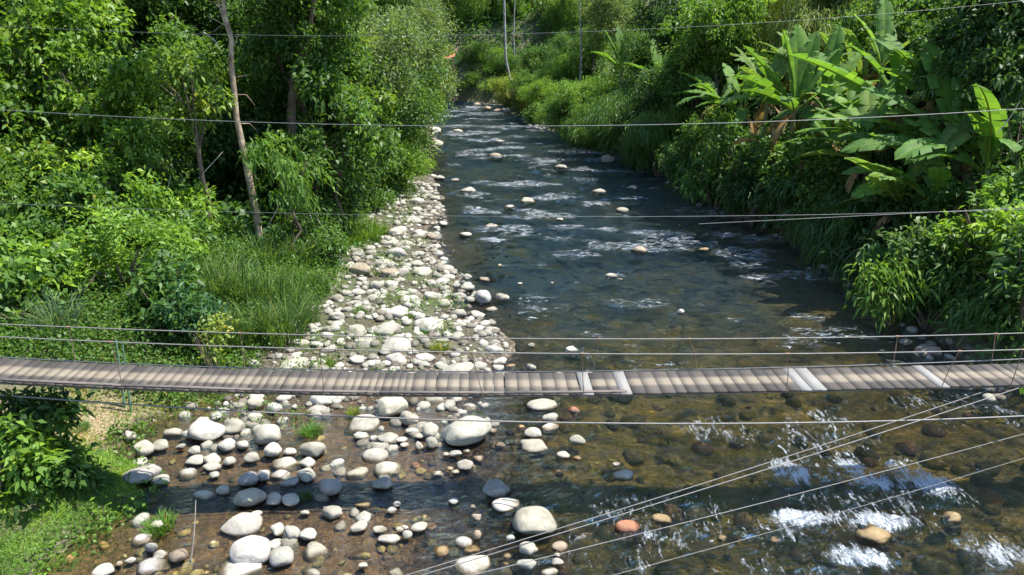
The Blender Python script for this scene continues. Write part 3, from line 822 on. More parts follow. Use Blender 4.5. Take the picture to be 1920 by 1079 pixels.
def slab(s0, s1, t0, t1, dz, th, j=0.0):
    z0, z1 = deck_z(s0) + dz, deck_z(s1) + dz
    v = np.array([(s0, t0 + j, z0), (s1, t0 + j, z1), (s1, t1 + j, z1), (s0, t1 + j, z0), (s0, t0 + j, z0 - th), (s1, t0 + j, z1 - th), (s1, t1 + j, z1 - th), (s0, t1 + j, z0 - th)])
    f = np.array([(0, 1, 2, 3), (7, 6, 5, 4), (0, 4, 5, 1), (1, 5, 6, 2), (2, 6, 7, 3), (3, 7, 4, 0)])
    return v, f


HW = .45
parts = []; tone = []; across = []
s = -17.0; pale_s = []
for (px, py) in ((1091, 722), (1164, 722), (1512, 720), (1533, 720), (1745, 715)):
    q = at_z(px, py, 2.42); pale_s.append(q[0] / math.cos(YAW))
pale = []
while s < 18:
    wdt = .17 if s < -2 else .235
    wdt *= rnd.choice([.8, .9, 1, 1, 1.05, 1.15, 1.25])
    if any(abs(s + wdt / 2 - q) < wdt * .55 for q in pale_s):
        pale.append((s, s + wdt))
    else:
        parts.append(slab(s, s + wdt - .006 - (rnd.uniform(.010, .022) if rnd.random() < .14 else 0), -HW, HW, rnd.uniform(-.005, .005), .04, rnd.uniform(-.012, .012)))
        tv = rnd.random(); tone.append(tv)
    s += wdt
for k in range(70):                                      # stringers nailed under the planks
    for t_ in (-.30, .27):
        parts.append(slab(-17 + k * .5, -17 + k * .5 + .5, t_, t_ + .05, -.042, .05)); tone.append(.3)
v, f = join(parts)
me = mesh_np('deck', v, f, M_DECK, False, {'tone': ('FACE', np.repeat(tone, 6)), 'across': ('POINT', v[:, 1])})
link('deck', me, bridge)
for k, (a, b) in enumerate(pale):
    v, f = slab(a + .004, b - .014, -HW - .02, HW + .015, .006, .04)
    o = link('plank', mesh_np('plank', v, f, M_PALEPLANK), bridge); o['label'] = 'newer pale grey replacement plank of the deck'
# bearers below the planks
ss = np.linspace(-17, 18, 60)
for t_ in (-.36, .36):
    v, f = tube(np.stack([ss, np.full_like(ss, t_), deck_z(ss) - .075], 1), .03, 6)
    link('support_cable', mesh_np('support_cable', v, f, M_CABLE, True), bridge)
for t_ in (HW + .03,):
    v, f = tube(np.stack([ss, np.full_like(ss, t_), deck_z(ss) + .015 + .0016 * np.maximum(ss - 4, 0) ** 2], 1), .014, 6)
    link('edge_cable', mesh_np('edge_cable', v, f, M_CABLE, True), bridge)
# long edge board on the near side of the older half
parts = []
sb = -17.0
while sb < 1.6:
    parts.append(slab(sb, sb + 2.4, -HW + .015, -HW + .075, .03, .028, rnd.uniform(-.01, .01))); sb += 2.405
v, f = join(parts)
link('edge_board', mesh_np('edge_board', v, f, M_TIMBER), bridge)


def fit_rail(pix, t_):
    sz = []
    for px, py in pix:
        d = ray(px, py)
        # meet the vertical plane across = t_
        o = np.array([0, 0, H]); n_ = ay
        tt = (BY * ay[1] + t_ - o @ n_) / (d @ n_)
        p = loc(o + d * tt); sz.append((p[0], p[2]))
    sz = np.array(sz)
    return np.polyfit(sz[:, 0], sz[:, 1], 2)


rail_far = fit_rail([(660, 630), (1000, 636), (1300, 636), (1640, 631), (1900, 626)], HW + .05)
rail_near = fit_rail([(660, 656), (1000, 664), (1300, 664), (1640, 661), (1900, 657)], -HW - .05)
for t_, fit in ((HW + .05, rail_far), (-HW - .05, rail_near)):
    z = np.polyval(fit, ss)
    v, f = tube(np.stack([ss, np.full_like(ss, t_), z], 1), .0105, 6)
    link('handrail_cable', mesh_np('handrail_cable', v, f, M_CABLE, True), bridge)
for side, fit in ((1, rail_far), (-1, rail_near)):
    for px in ((270, 620, 905, 1090, 1465, 1757, 1890) if side < 0 else (120, 430, 750, 1095, 1300, 1690, 1890)):
        q = at_z(px, 722, 2.42)
        s_ = q[0] / math.cos(YAW) + (.25 if side > 0 else 0)
        lean = rnd.uniform(-.22, .22) if rnd.random() < .6 else 0
        zt = np.polyval(fit, s_ + lean)
        m = np.array([(s_, side * (HW + .005), deck_z(s_) - .05), (s_ + lean * .3 + rnd.uniform(-.02, .02), side * (HW + .03), deck_z(s_) + .35), (s_ + lean, side * (HW + .05), zt + .01)])
        v, f = tube(m, .0085, 5)
        link('hanger_wire', mesh_np('hanger_wire', v, f, M_RUST, True), bridge)
        v, f = tube(np.array([(s_ + lean - .035, side * (HW + .05), zt), (s_ + lean, side * (HW + .05), zt + .001), (s_ + lean + .035, side * (HW + .05), zt)]), .020, 6)
        link('cable_clamp', mesh_np('cable_clamp', v, f, M_RUST, True), bridge)


def wire(name, pix, Ys, rad, mat, label, cat='cable', x0=-40, x1=40, group=None, deg=2):
    P_ = np.array([at_y(px, py, Y) for (px, py), Y in zip(pix, Ys)])
    fz = np.polyfit(P_[:, 0], P_[:, 2], deg); fy = np.polyfit(P_[:, 0], P_[:, 1], min(1, deg))
    xs_ = np.linspace(x0, x1, 90)
    v, f = tube(np.stack([xs_, np.polyval(fy, xs_), np.polyval(fz, xs_)], 1), rad, 6)
    return tag(link(name, mesh_np(name, v, f, mat, True), None), label, cat, group)


wire('stay_cable', [(0, 743), (130, 748), (480, 772), (960, 794), (1400, 792), (1920, 781)], [11.5] * 6, .015, M_CABLE, 'thick pale sagging cable strung just in front of the bridge deck', x0=-13, x1=14, deg=3)
wire('overhead_wire', [(200, 218), (620, 233), (1000, 237), (1400, 230), (1920, 204)], [15] * 5, .0075, M_THINWIRE, 'pale overhead wire crossing the middle of the far river reach', x0=-16, x1=17)
wire('overhead_wire', [(20, 50), (460, 66), (900, 66), (1430, 42), (1920, 2)], [16] * 5, .0036, M_THINWIRE, 'highest thin overhead wire in front of the treetops', x0=-16, x1=17)
wire('overhead_wire', [(250, 392), (440, 397), (1420, 405), (1780, 397)], [15.2] * 4, .0042, M_THINWIRE, 'upper of two close thin wires in front of the shaded bank', x0=-16, x1=17)
wire('overhead_wire', [(640, 455), (1400, 411), (1560, 408), (1720, 403)], [15.6] * 4, .005, M_THINWIRE, 'lower of two close thin wires in front of the shaded bank', x0=4.4, x1=17, deg=1)


def guy(p0, p1, rad, label, sag=.08):
    t_ = np.linspace(-.12, 1, 40)[:, None]
    q = p0 * (1 - t_) + p1 * t_
    q[:, 2] -= sag * 4 * (t_[:, 0] * (1 - t_[:, 0]))
    v, f = tube(q, rad, 6)
    tag(link('guy_wire', mesh_np('guy_wire', v, f, M_CABLE, True)), label, 'cable', None)


guy(at_y(790, 1079, 8.6), at_y(1910, 728, 12.0), .008, 'longest slanting guy wire running to the bridge at right', .05)
guy(at_y(850, 1052, 8.7), at_y(1850, 733, 12.1), .007, 'slanting guy wire close beside the longest one, on its upper side', .05)
guy(at_y(930, 1068, 8.6), at_y(2000, 792, 12.0), .0065, 'slanting guy wire alone below the close pair of wires', .05)
guy(at_y(1160, 1076, 8.4), at_y(1990, 838, 11.8), .0045, 'lowest and faintest slanting guy wire over the rapids', .05)

# ------------------------------------------------------------------ vegetation meshes
def leaf_quads(base, axis, L, W, droop, r, fold=.25):
    """one folded rhombus per leaf"""
    n = len(base)
    a = unit(axis)
    up = np.array([0, 0, 1.0]) + r.normal(size=(n, 3)) * .55
    s = unit(np.cross(a, up)); nm = np.cross(s, a)
    L = L[:, None]; W = W[:, None]
    mid = base + a * L * .45
    tip = base + a * L + np.array([0, 0, -1.0]) * droop * L * .35
    lft = mid + s * W * .5 + nm * W * fold
    rgt = mid - s * W * .5 + nm * W * fold
    v = np.stack([base, rgt, tip, lft], 1).reshape(-1, 3)
    f = np.arange(4 * n).reshape(n, 4)
    return v, f


def rosettes(cent, dirs, per, L, W, droop, r, spread=.9, rad=.12, tone_c=None):
    n = len(cent)
    c = np.repeat(cent, per, 0); d = np.repeat(dirs, per, 0)
    j = r.normal(size=c.shape)
    ax_ = unit(d * .55 + j * spread * .62 + np.array([0, 0, -droop * .6]))
    base = c + r.normal(size=c.shape) * rad
    LL = L * r.uniform(.6, 1.25, len(c)); WW = W * r.uniform(.7, 1.2, len(c))
    v, f = leaf_quads(base, ax_, LL, WW, droop, r)
    tn = np.repeat(tone_c if tone_c is not None else r.random(n), per) * .62 + r.random(len(c)) * .38
    return v, f, tn


SPEC = {  # leaf length, width, droop, leaves per twig, spread, twig radius
    'broad': (.27, .125, .35, 11, .95, .15),
    'large': (.30, .14, .35, 9, .9, .12),
    'droop': (.33, .085, 1.1, 12, .8, .17),
    'fine': (.19, .10, .25, 12, 1.0, .20),
    'feather': (.50, .048, 1.3, 12, .75, .20),
    'coarse': (.40, .20, .45, 9, 1.0, .30),
    'pinnate': (.22, .065, .3, 16, .7, .13),
    'creeper': (.13, .07, .25, 13, 1.0, .14)}


def crown_np(spec, Rr, seed, flat=.85, dens=1.0, lobes=None):
    r = np.random.default_rng(seed)
    L, W, dr, per, spread, trd = SPEC[spec]
    nl = lobes or int(10 + Rr * 7)
    lc = unit(r.normal(size=(nl, 3))) * (.25 + .68 * r.random(nl) ** .7)[:, None]
    lc[:, 2] = lc[:, 2] * .95 - .08
    lr = r.uniform(.16, .40, nl)
    area = 4 * math.pi * (lr * Rr) ** 2
    twig_area = (L * W * .5) * per
    nt = np.maximum((area * .80 * dens / twig_area).astype(int), 4)
    C_ = []; D = []; T = []
    for k in range(nl):
        m = nt[k]
        d = unit(r.normal(size=(m, 3)) + np.array([0, 0, .45]))
        rad = lr[k] * (.50 + .60 * r.random(m) ** .7) * (1 + .25 * np.sin(d[:, 0] * 6 + k) * np.cos(d[:, 1] * 5 + k))
        C_.append(lc[k] + d * rad[:, None] * np.array([1.15, 1.15, .8])); D.append(d)
        T.append(np.clip(r.normal(.40 + .20 * r.normal(), .16, m), 0, 1))
    C_ = np.concatenate(C_) * np.array([1, 1, flat]) * Rr; D = np.concatenate(D); T = np.concatenate(T)
    keep = fbm(C_[:, 0] * 1.1 + seed, C_[:, 2] * 1.3 + C_[:, 1] * .9, 3, seed) > .42
    C_, D, T = C_[keep], D[keep], T[keep]
    return rosettes(C_, D, per, L, W, dr, r, spread, trd, T)


CACHE = {}


def crown_mesh(spec, Rr, dens=1.0):
    cl = min((.8, 1.2, 1.8, 2.6, 3.6, 5.0), key=lambda q: abs(math.log(q / Rr)))
    var = rnd.randrange(2)
    key = (spec, cl, var)
    if key not in CACHE:
        v, f, t_ = crown_np(spec, cl, hash((spec, int(cl * 10), var)) % 9973 if False else (sum(map(ord, spec)) * 31 + int(cl * 10) * 7 + var * 101), dens=dens)
        CACHE[key] = mesh_np('crown_' + spec, v, f, M_LEAF, False, {'tone': ('FACE', t_)})
    return CACHE[key], Rr / cl


plant_marks = [
    (455, 250, 'the leaning pale trunk'), (550, 180, 'the dark forked trunk'), (1460, 180, 'the biggest banana clump'), (1800, 270, 'the broad dark banana plant'), (820, 170, 'the far sandy beach'),
    (60, 860, 'the lower left grassy mound'), (480, 540, 'the tall grass'), (730, 310, 'the bush overhanging the cobbles'), (1180, 240, 'the drooping riverside reeds'), (893, 40, 'the leftmost slim far trunk'), (952, 110, 'the leaning far trunk'), (808, 110, 'the crooked far left trunk'), (900, 150, 'the dark bush by the beach'), (1000, 60, 'the far hillside middle'),
    (1660, 545, 'the sunlit branch over the water'), (1860, 430, 'the bright leafy shrub'), (60, 90, 'the brightest upper left crown'), (1350, 90, 'the bright tree by the bananas'),
    (1820, 90, 'the big dark corner tree'), (220, 490, 'the rounded bright thicket'), (1600, 40, 'the feathery bamboo'), (690, 440, 'the grass patch on the bar'), (1088, 100, 'the grey twin trunks')]
plants = []   # (object, kind phrase, px, py, group, category)


def register(o, phrase, p, cat, group, label=None):
    x, y = to_px(np.asarray(p)); plants.append([o, phrase, x, y, cat, group, label])


def tree(px, py, rpx, Y, spec, colr, phrase, label=None, name='broadleaf_tree', bark=None, flat=1.15, trunk_r=None, lean=0, group='forest trees along the river'):
    p = at_y(px, py, Y); Rr = 1.22 * rpx * depth_of(p) / FPX
    gx = p[0] + lean; zg = tz(gx, Y)
    root = empty(name, (gx, Y, zg))
    top = p - np.array([gx, Y, zg])
    r = np.random.default_rng(int(px * 7 + py * 3 + Y))
    k = np.linspace(0, 1, 7)[:, None]
    pts_ = np.array([0, 0, -.3]) * (1 - k) + (top - np.array([0, 0, Rr * .25])) * k
    pts_[1:-1] += r.normal(size=(5, 3)) * np.array([.10, .10, 0]) * max(1, top[2] / 6)
    tr_ = trunk_r or max(.05, .028 * max(top[2], 2) * .75)
    parts_ = [tube(pts_, np.linspace(tr_, tr_ * .5, 7), 8)]
    for q in range(5):
        a = r.uniform(0, 6.28); e = r.uniform(.1, .9)
        end = top + np.array([math.cos(a) * Rr * .65, math.sin(a) * Rr * .65, Rr * .5 * e])
        st = pts_[4 + q % 2]
        m_ = (st + end) / 2 + np.array([0, 0, .12 * Rr])
        parts_.append(tube(np.array([st, m_, end]), np.array([tr_ * .42, tr_ * .28, tr_ * .1]), 5))
    v, f = join(parts_)
    link('trunk', mesh_np('trunk', v, f, bark or M_BARK, True), root)
    me, sc_ = crown_mesh(spec, Rr)
    link('crown', me, root, top, (r.uniform(-.15, .15), r.uniform(-.15, .15), r.uniform(0, 6.28)), (sc_, sc_, sc_ * flat), np.array(colr) * r.uniform(.9, 1.1))
    register(root, phrase, p, 'tree', group, label)
    return root


def shrub(px, py, rpx, Y, spec, colr, phrase, label=None, name='shrub', flat=1.0, group='shrubs on the river banks', cat='shrub', hang=0):
    p = at_y(px, py, Y); Rr = 1.15 * rpx * depth_of(p) / FPX
    zg = min(tz(p[0], Y), p[2] - .1)
    me, sc_ = crown_mesh(spec, Rr)
    r = np.random.default_rng(int(px * 5 + py * 3 + Y))
    root = empty(name, (p[0], Y, zg))
    top = p[2] - zg
    link('foliage', me, root, (0, 0, top), (r.uniform(-.2, .2), r.uniform(-.2, .2), r.uniform(0, 6.28)), (sc_, sc_, sc_ * flat), np.array(colr) * r.uniform(.9, 1.1))
    parts_ = []
    for q in range(6):
        a = r.uniform(0, 6.28)
        end = np.array([math.cos(a) * Rr * .55, math.sin(a) * Rr * .55, top + Rr * r.uniform(-.1, .4)])
        parts_.append(tube(np.array([[0, 0, -.15], end * np.array([.45, .45, .55]), end]), np.array([.035, .025, .01]) * max(.5, Rr), 5))
    v, f = join(parts_)
    link('stem', mesh_np('stem', v, f, M_BARK, True), root)
    register(root, phrase, p, cat, group, label)
    return root


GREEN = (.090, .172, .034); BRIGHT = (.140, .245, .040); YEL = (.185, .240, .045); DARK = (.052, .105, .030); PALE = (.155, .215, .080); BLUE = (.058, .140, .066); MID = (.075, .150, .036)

# ---- left forest
T = tree
T(70, 70, 125, 27, 'broad', BRIGHT, 'bright tree', 'brightest green rounded crown at the top left corner above a dark hollow')
T(30, 265, 115, 28, 'broad', MID, 'mid green tree')
T(190, 165, 80, 25.5, 'broad', BRIGHT, 'bright tree')
T(262, 60, 100, 31, 'broad', GREEN, 'green tree')
T(352, 160, 72, 25, 'broad', (.140, .225, .036), 'yellow green drooping tree', 'yellow green loose tree just left of the leaning pale trunk')
T(235, 260, 80, 28, 'broad', GREEN, 'green tree')
T(105, 235, 90, 25.5, 'broad', GREEN, 'green tree')
T(40, 345, 105, 23.5, 'broad', GREEN, 'green tree')
T(140, 375, 90, 23, 'broad', MID, 'mid green tree')
T(250, 350, 95, 24, 'broad', BRIGHT, 'bright tree')
T(335, 270, 75, 30, 'broad', DARK, 'dark tree')
T(545, 330, 66, 25.5, 'droop', (.095, .185, .035), 'yellow green drooping tree', 'drooping light green young tree right of the leaning trunk base')
T(620, 235, 95, 30, 'broad', GREEN, 'green tree')
T(560, 60, 115, 32, 'broad', GREEN, 'green tree')
T(655, 90, 110, 38, 'fine', PALE, 'pale fine leaved tree')
T(705, 210, 100, 41, 'fine', GREEN, 'green fine leaved tree')
T(745, 110, 90, 52, 'fine', PALE, 'pale fine leaved tree')
T(610, 340, 75, 32, 'broad', DARK, 'dark tree')
T(330, 20, 100, 36, 'broad', MID, 'mid green tree')
T(170, 10, 100, 36, 'broad', DARK, 'dark tree')
T(470, 30, 100, 38, 'broad', MID, 'mid green tree')
T(430, 140, 85, 36, 'broad', DARK, 'dark tree')
T(460, 270, 90, 33, 'broad', DARK, 'dark tree')
T(510, 200, 80, 35, 'fine', GREEN, 'green fine leaved tree')
T(600, 150, 90, 36, 'broad', MID, 'mid green tree')
T(-60, 150, 120, 26, 'broad', GREEN, 'green tree')
T(-50, 380, 110, 21, 'broad', GREEN, 'green tree')
T(330, 210, 80, 37, 'broad', DARK, 'dark tree')
T(785, 110, 48, 70, 'fine', YEL, 'yellow green far tree')
T(765, 30, 62, 80, 'fine', PALE, 'pale far tree')
T(690, 10, 100, 60, 'fine', GREEN, 'green fine leaved tree')
T(690, 290, 65, 39, 'fine', GREEN, 'green fine leaved tree')
T(780, 190, 45, 62, 'fine', GREEN, 'green far tree')
T(760, 240, 50, 52, 'fine', PALE, 'pale riverside tree')
shrub(730, 318, 62, 40, 'fine', BRIGHT, 'bush', 'rounded bright bush leaning over the upper end of the cobble bar')
shrub(660, 350, 50, 36, 'fine', MID, 'mid green bush')
shrub(575, 420, 62, 27.5, 'droop', GREEN, 'drooping bush')
shrub(640, 395, 45, 32, 'fine', MID, 'mid green bush')
shrub(600, 470, 45, 26, 'fine', GREEN, 'green bush')
shrub(225, 490, 105, 19.6, 'pinnate', BRIGHT, 'thicket', 'rounded bright green thicket standing in the middle of the left undergrowth')
shrub(60, 510, 110, 19.0, 'broad', BRIGHT, 'light green shrub')
shrub(20, 455, 48, 21, 'broad', (.20, .20, .025), 'yellowish shrub', 'shrub with yellow leaves at the left edge of the photo')
shrub(340, 450, 55, 22, 'broad', GREEN, 'green shrub')
shrub(130, 440, 75, 21.5, 'broad', GREEN, 'green shrub')
shrub(300, 540, 70, 18, 'broad', MID, 'mid green shrub')
shrub(30, 590, 80, 16.8, 'broad', GREEN, 'green shrub')
shrub(130, 560, 80, 18, 'broad', GREEN, 'green shrub')
shrub(360, 585, 48, 17.5, 'pinnate', BLUE, 'blue green shrub', 'small blue green shrub in front of the tall grass')
shrub(390, 630, 40, 16.3, 'fine', YEL, 'yellow green shrub')
# lower left corner
shrub(35, 850, 82, 11.4, 'broad', BRIGHT, 'leafy plant', 'large leafy bright shrub filling the lower left edge')
shrub(118, 868, 48, 11.6, 'broad', GREEN, 'leafy plant')
shrub(-10, 915, 60, 10.9, 'broad', GREEN, 'leafy plant')
shrub(70, 770, 60, 12.0, 'broad', DARK, 'dark leafy plant')
shrub(165, 895, 30, 11.8, 'broad', MID, 'leafy plant')
shrub(30, 800, 60, 11.8, 'broad', MID, 'leafy plant')

# ---- right bank
T(1355, 60, 85, 45, 'broad', BRIGHT, 'bright tree', 'bright green tree standing behind and left of the biggest banana clump')
T(1300, 140, 62, 47, 'broad', GREEN, 'green tree')
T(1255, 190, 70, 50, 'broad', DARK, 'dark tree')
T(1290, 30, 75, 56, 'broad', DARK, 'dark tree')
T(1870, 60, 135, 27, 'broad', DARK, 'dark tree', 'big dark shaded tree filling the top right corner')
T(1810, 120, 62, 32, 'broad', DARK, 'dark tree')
T(1925, 230, 75, 24, 'broad', MID, 'mid green tree')
T(1480, 25, 105, 48, 'feather', YEL, 'feathery bamboo', name='bamboo_clump', group='feathery bamboo above the bananas')
T(1600, 35, 120, 46, 'feather', PALE, 'feathery bamboo', 'pale feathery bamboo crown at the top above the banana leaves', name='bamboo_clump', group='feathery bamboo above the bananas')
T(1710, 20, 90, 48, 'feather', YEL, 'feathery bamboo', name='bamboo_clump', group='feathery bamboo above the bananas')
T(1400, 20, 80, 54, 'feather', GREEN, 'feathery bamboo', name='bamboo_clump', group='feathery bamboo above the bananas')
T(1560, 90, 80, 46, 'broad', MID, 'mid green tree')
T(1400, 120, 70, 48, 'broad', GREEN, 'green tree')
T(1235, 80, 60, 66, 'fine', GREEN, 'green far tree')
T(1160, 30, 55, 85, 'fine', PALE, 'pale far tree')
T(1095, 90, 45, 90, 'fine', GREEN, 'green far tree')
for k in range(44):
    Yh = 113 + 38 * (k / 44) + rnd.uniform(-1, 1); Xh = rnd.uniform(-24, 16) * (Yh / 118)
    zc = tz(Xh, Yh) + rnd.uniform(1.2, 3.6); hx, hy = to_px(np.array([Xh, Yh, zc]))
    T(hx, hy - 12, rnd.uniform(30, 44), Yh, 'fine', rnd.choice([GREEN, BRIGHT, MID, MID, DARK, GREEN]), 'leafy hillside tree', group='trees on the far hillside', flat=1.9)
T(1010, 120, 32, 98, 'fine', MID, 'dark far tree')
T(1175, 140, 45, 72, 'fine', GREEN, 'green far tree')
T(1900, 30, 110, 34, 'broad', MID, 'mid green tree')
T(1640, 70, 75, 41, 'broad', GREEN, 'green tree')
shrub(900, 150, 38, 110, 'fine', GREEN, 'far bush', 'rounded dark bush at the far end of the river beside the beach')
shrub(860, 125, 40, 114, 'fine', BLUE, 'far bush')
shrub(955, 170, 34, 98, 'fine', YEL, 'yellow far bush')
shrub(985, 190, 30, 86, 'fine', (.16, .19, .05), 'dry looking far bush')
shrub(1040, 185, 45, 82, 'fine', BRIGHT, 'bright far bush')
shrub(1060, 218, 42, 68, 'fine', GREEN, 'green bush')
shrub(1100, 190, 50, 68, 'fine', BRIGHT, 'bright far bush')
shrub(1120, 235, 48, 60, 'feather', GREEN, 'drooping bush', 'drooping reed like bush leaning over the far right waterline')
shrub(1180, 225, 62, 54, 'feather', GREEN, 'drooping bush')
shrub(1210, 265, 45, 50, 'feather', MID, 'drooping bush')
shrub(1240, 250, 55, 47, 'feather', GREEN, 'drooping bush')
shrub(1300, 300, 60, 41, 'droop', MID, 'drooping bush')
shrub(1345, 330, 62, 37, 'droop', GREEN, 'drooping bush')
shrub(1320, 260, 62, 40, 'broad', GREEN, 'green bush')
shrub(1390, 290, 65, 35.5, 'broad', MID, 'mid green bush')
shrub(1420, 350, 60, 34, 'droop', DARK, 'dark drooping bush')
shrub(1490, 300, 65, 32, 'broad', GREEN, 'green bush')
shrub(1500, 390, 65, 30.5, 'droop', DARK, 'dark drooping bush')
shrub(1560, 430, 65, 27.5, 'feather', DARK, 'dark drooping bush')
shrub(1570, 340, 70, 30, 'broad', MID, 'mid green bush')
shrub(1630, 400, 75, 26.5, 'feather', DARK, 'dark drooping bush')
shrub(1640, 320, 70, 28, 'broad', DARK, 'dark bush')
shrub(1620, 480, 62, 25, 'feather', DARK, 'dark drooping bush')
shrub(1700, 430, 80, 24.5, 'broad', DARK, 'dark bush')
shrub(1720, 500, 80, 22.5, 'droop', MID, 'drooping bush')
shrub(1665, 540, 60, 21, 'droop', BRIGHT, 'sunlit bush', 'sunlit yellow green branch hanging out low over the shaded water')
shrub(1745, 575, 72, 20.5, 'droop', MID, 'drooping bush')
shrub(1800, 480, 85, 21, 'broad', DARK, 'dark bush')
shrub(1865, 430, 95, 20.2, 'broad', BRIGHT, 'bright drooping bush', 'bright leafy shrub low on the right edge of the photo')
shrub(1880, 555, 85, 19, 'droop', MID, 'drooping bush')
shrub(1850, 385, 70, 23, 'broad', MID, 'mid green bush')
shrub(1910, 330, 60, 21.5, 'broad', GREEN, 'green bush')
shrub(1760, 380, 70, 24.5, 'broad', MID, 'mid green bush')
shrub(1960, 480, 80, 17.5, 'broad', MID, 'mid green bush')
shrub(1830, 610, 50, 19.5, 'droop', GREEN, 'drooping bush')

for k, (px, py, rp, Y, sp_, c_) in enumerate([(840, 150, 26, 111, 'fine', BRIGHT), (800, 170, 30, 104, 'fine', BRIGHT), (930, 120, 40, 112, 'fine', BRIGHT), (1000, 165, 36, 92, 'fine', GREEN), (880, 110, 34, 113, 'fine', GREEN),
        (975, 130, 34, 108, 'fine', MID), (1060, 140, 50, 90, 'fine', BRIGHT), (1130, 190, 45, 70, 'fine', GREEN), (1030, 120, 38, 104, 'fine', GREEN), (1200, 190, 55, 58, 'broad', GREEN), (1270, 240, 50, 48, 'broad', BRIGHT),
        (770, 290, 36, 47, 'fine', GREEN), (785, 240, 34, 60, 'fine', MID), (700, 380, 36, 36, 'fine', GREEN), (930, 172, 26, 106, 'fine', BRIGHT), (1010, 215, 26, 78, 'fine', MID)]):
    shrub(px, py, rp, Y, sp_, c_, 'rounded bush')
for px, py, rp, Y, c_ in ((1450, 300, 50, 34, GREEN), (1540, 300, 50, 33, MID), (1600, 310, 55, 30.5, GREEN), (1380, 285, 45, 38, BRIGHT), (1700, 330, 55, 29, MID), (1860, 330, 55, 25, MID), (1520, 370, 55, 30, GREEN)):
    shrub(px, py, rp, Y, 'broad', c_, 'leafy bush')

# ---- landmark trunks
def poly_tree(name, pix, Y, r0, r1, bark, label, twigs=(), crown=None, colr=GREEN, group=None, spec='broad'):
    P_ = np.array([at_y(x, y, Y) for x, y in pix]); base = P_[0].copy(); base[2] = tz(base[0], Y) - .1
    P_ = np.vstack([base, P_[1:]])
    root = empty(name, base)
    v, f = tube(P_ - base, np.linspace(r0, r1, len(P_)), 10)
    link('trunk', mesh_np('trunk', v, f, bark, True), root)
    for tw in twigs:
        q = np.array([at_y(x, y, Y + rnd.uniform(-.4, .4)) for x, y in tw[1]]) - base
        v, f = tube(q, np.linspace(tw[0], tw[0] * .3, len(q)), 6)
        link('branch', mesh_np('branch', v, f, bark, True), root)
    if crown:
        c = at_y(crown[0], crown[1], Y); Rr = crown[2] * depth_of(c) / FPX
        me, sc_ = crown_mesh(spec, Rr)
        link('crown', me, root, c - base, (0, 0, 1), sc_, colr)
    tag(root, label, 'tree', group)
    return root


poly_tree('bare_trunk_tree', [(487, 450), (480, 400), (467, 335), (455, 275), (443, 220), (439, 170), (433, 118), (434, 75), (423, 34), (416, -10), (405, -110)], 26.0, .15, .055, M_BARKPALE,
          'tall leaning tree with a bare pale trunk rising from the undergrowth',
          [(.06, [(434, 78), (424, 50), (412, 15), (400, -30)]), (.022, [(418, 20), (402, 6), (384, -2)]), (.022, [(424, 50), (405, 38), (388, 30)]), (.02, [(436, 90), (446, 70), (456, 62)]), (.018, [(441, 145), (455, 143), (470, 140)]),
           (.02, [(440, 178), (462, 178), (478, 198)]), (.02, [(452, 232), (468, 232), (480, 244)]), (.016, [(466, 320), (478, 330), (484, 338)]), (.016, [(420, 45), (400, 60), (392, 58)])],
          (400, -190, 130), GREEN)
poly_tree('dark_forked_tree', [(543, 260), (546, 215), (549, 170), (554, 130), (565, 100), (580, 60), (590, 0)], 30.5, .22, .09, M_BARK, 'dark brown forked trunk among the leaves right of the pale trunk',
          [(.12, [(551, 150), (560, 105), (556, 75), (548, 40)]), (.05, [(554, 130), (575, 100), (585, 85)])], (590, -60, 110), GREEN)
FAR = [((893, 150), (895, 60), (892, -20), 116, .13, 'slender pale straight trunk at the far bank, leftmost of the slim trunks'),
       ((957, 158), (948, 110), (945, -20), 104, .22, 'leaning far trunk with a pale lower end above the yellow grass'),
       ((965, 130), (963, 70), (966, -20), 110, .11, 'thin grey trunk just right of the leaning far trunk'),
       ((1088, 150), (1090, 80), (1086, -20), 86, .15, 'pale grey trunk standing alone right of the far river end'),
       ((1114, 130), (1113, 60), (1112, -20), 88, .10, 'thin grey trunk beside the pale grey one on the far right bank'),
       ((808, 160), (803, 125), (795, 60), 104, .16, 'thin crooked trunk on the far left bank beside the beach')]
for a, b, c, Y, r_, lab in FAR:
    poly_tree('slender_tree', [a, b, c], Y, r_, r_ * .6, M_BARKGREY, lab, (), (c[0], c[1] - 60, 26), GREEN, 'slender trunks at the far river bend', 'fine')

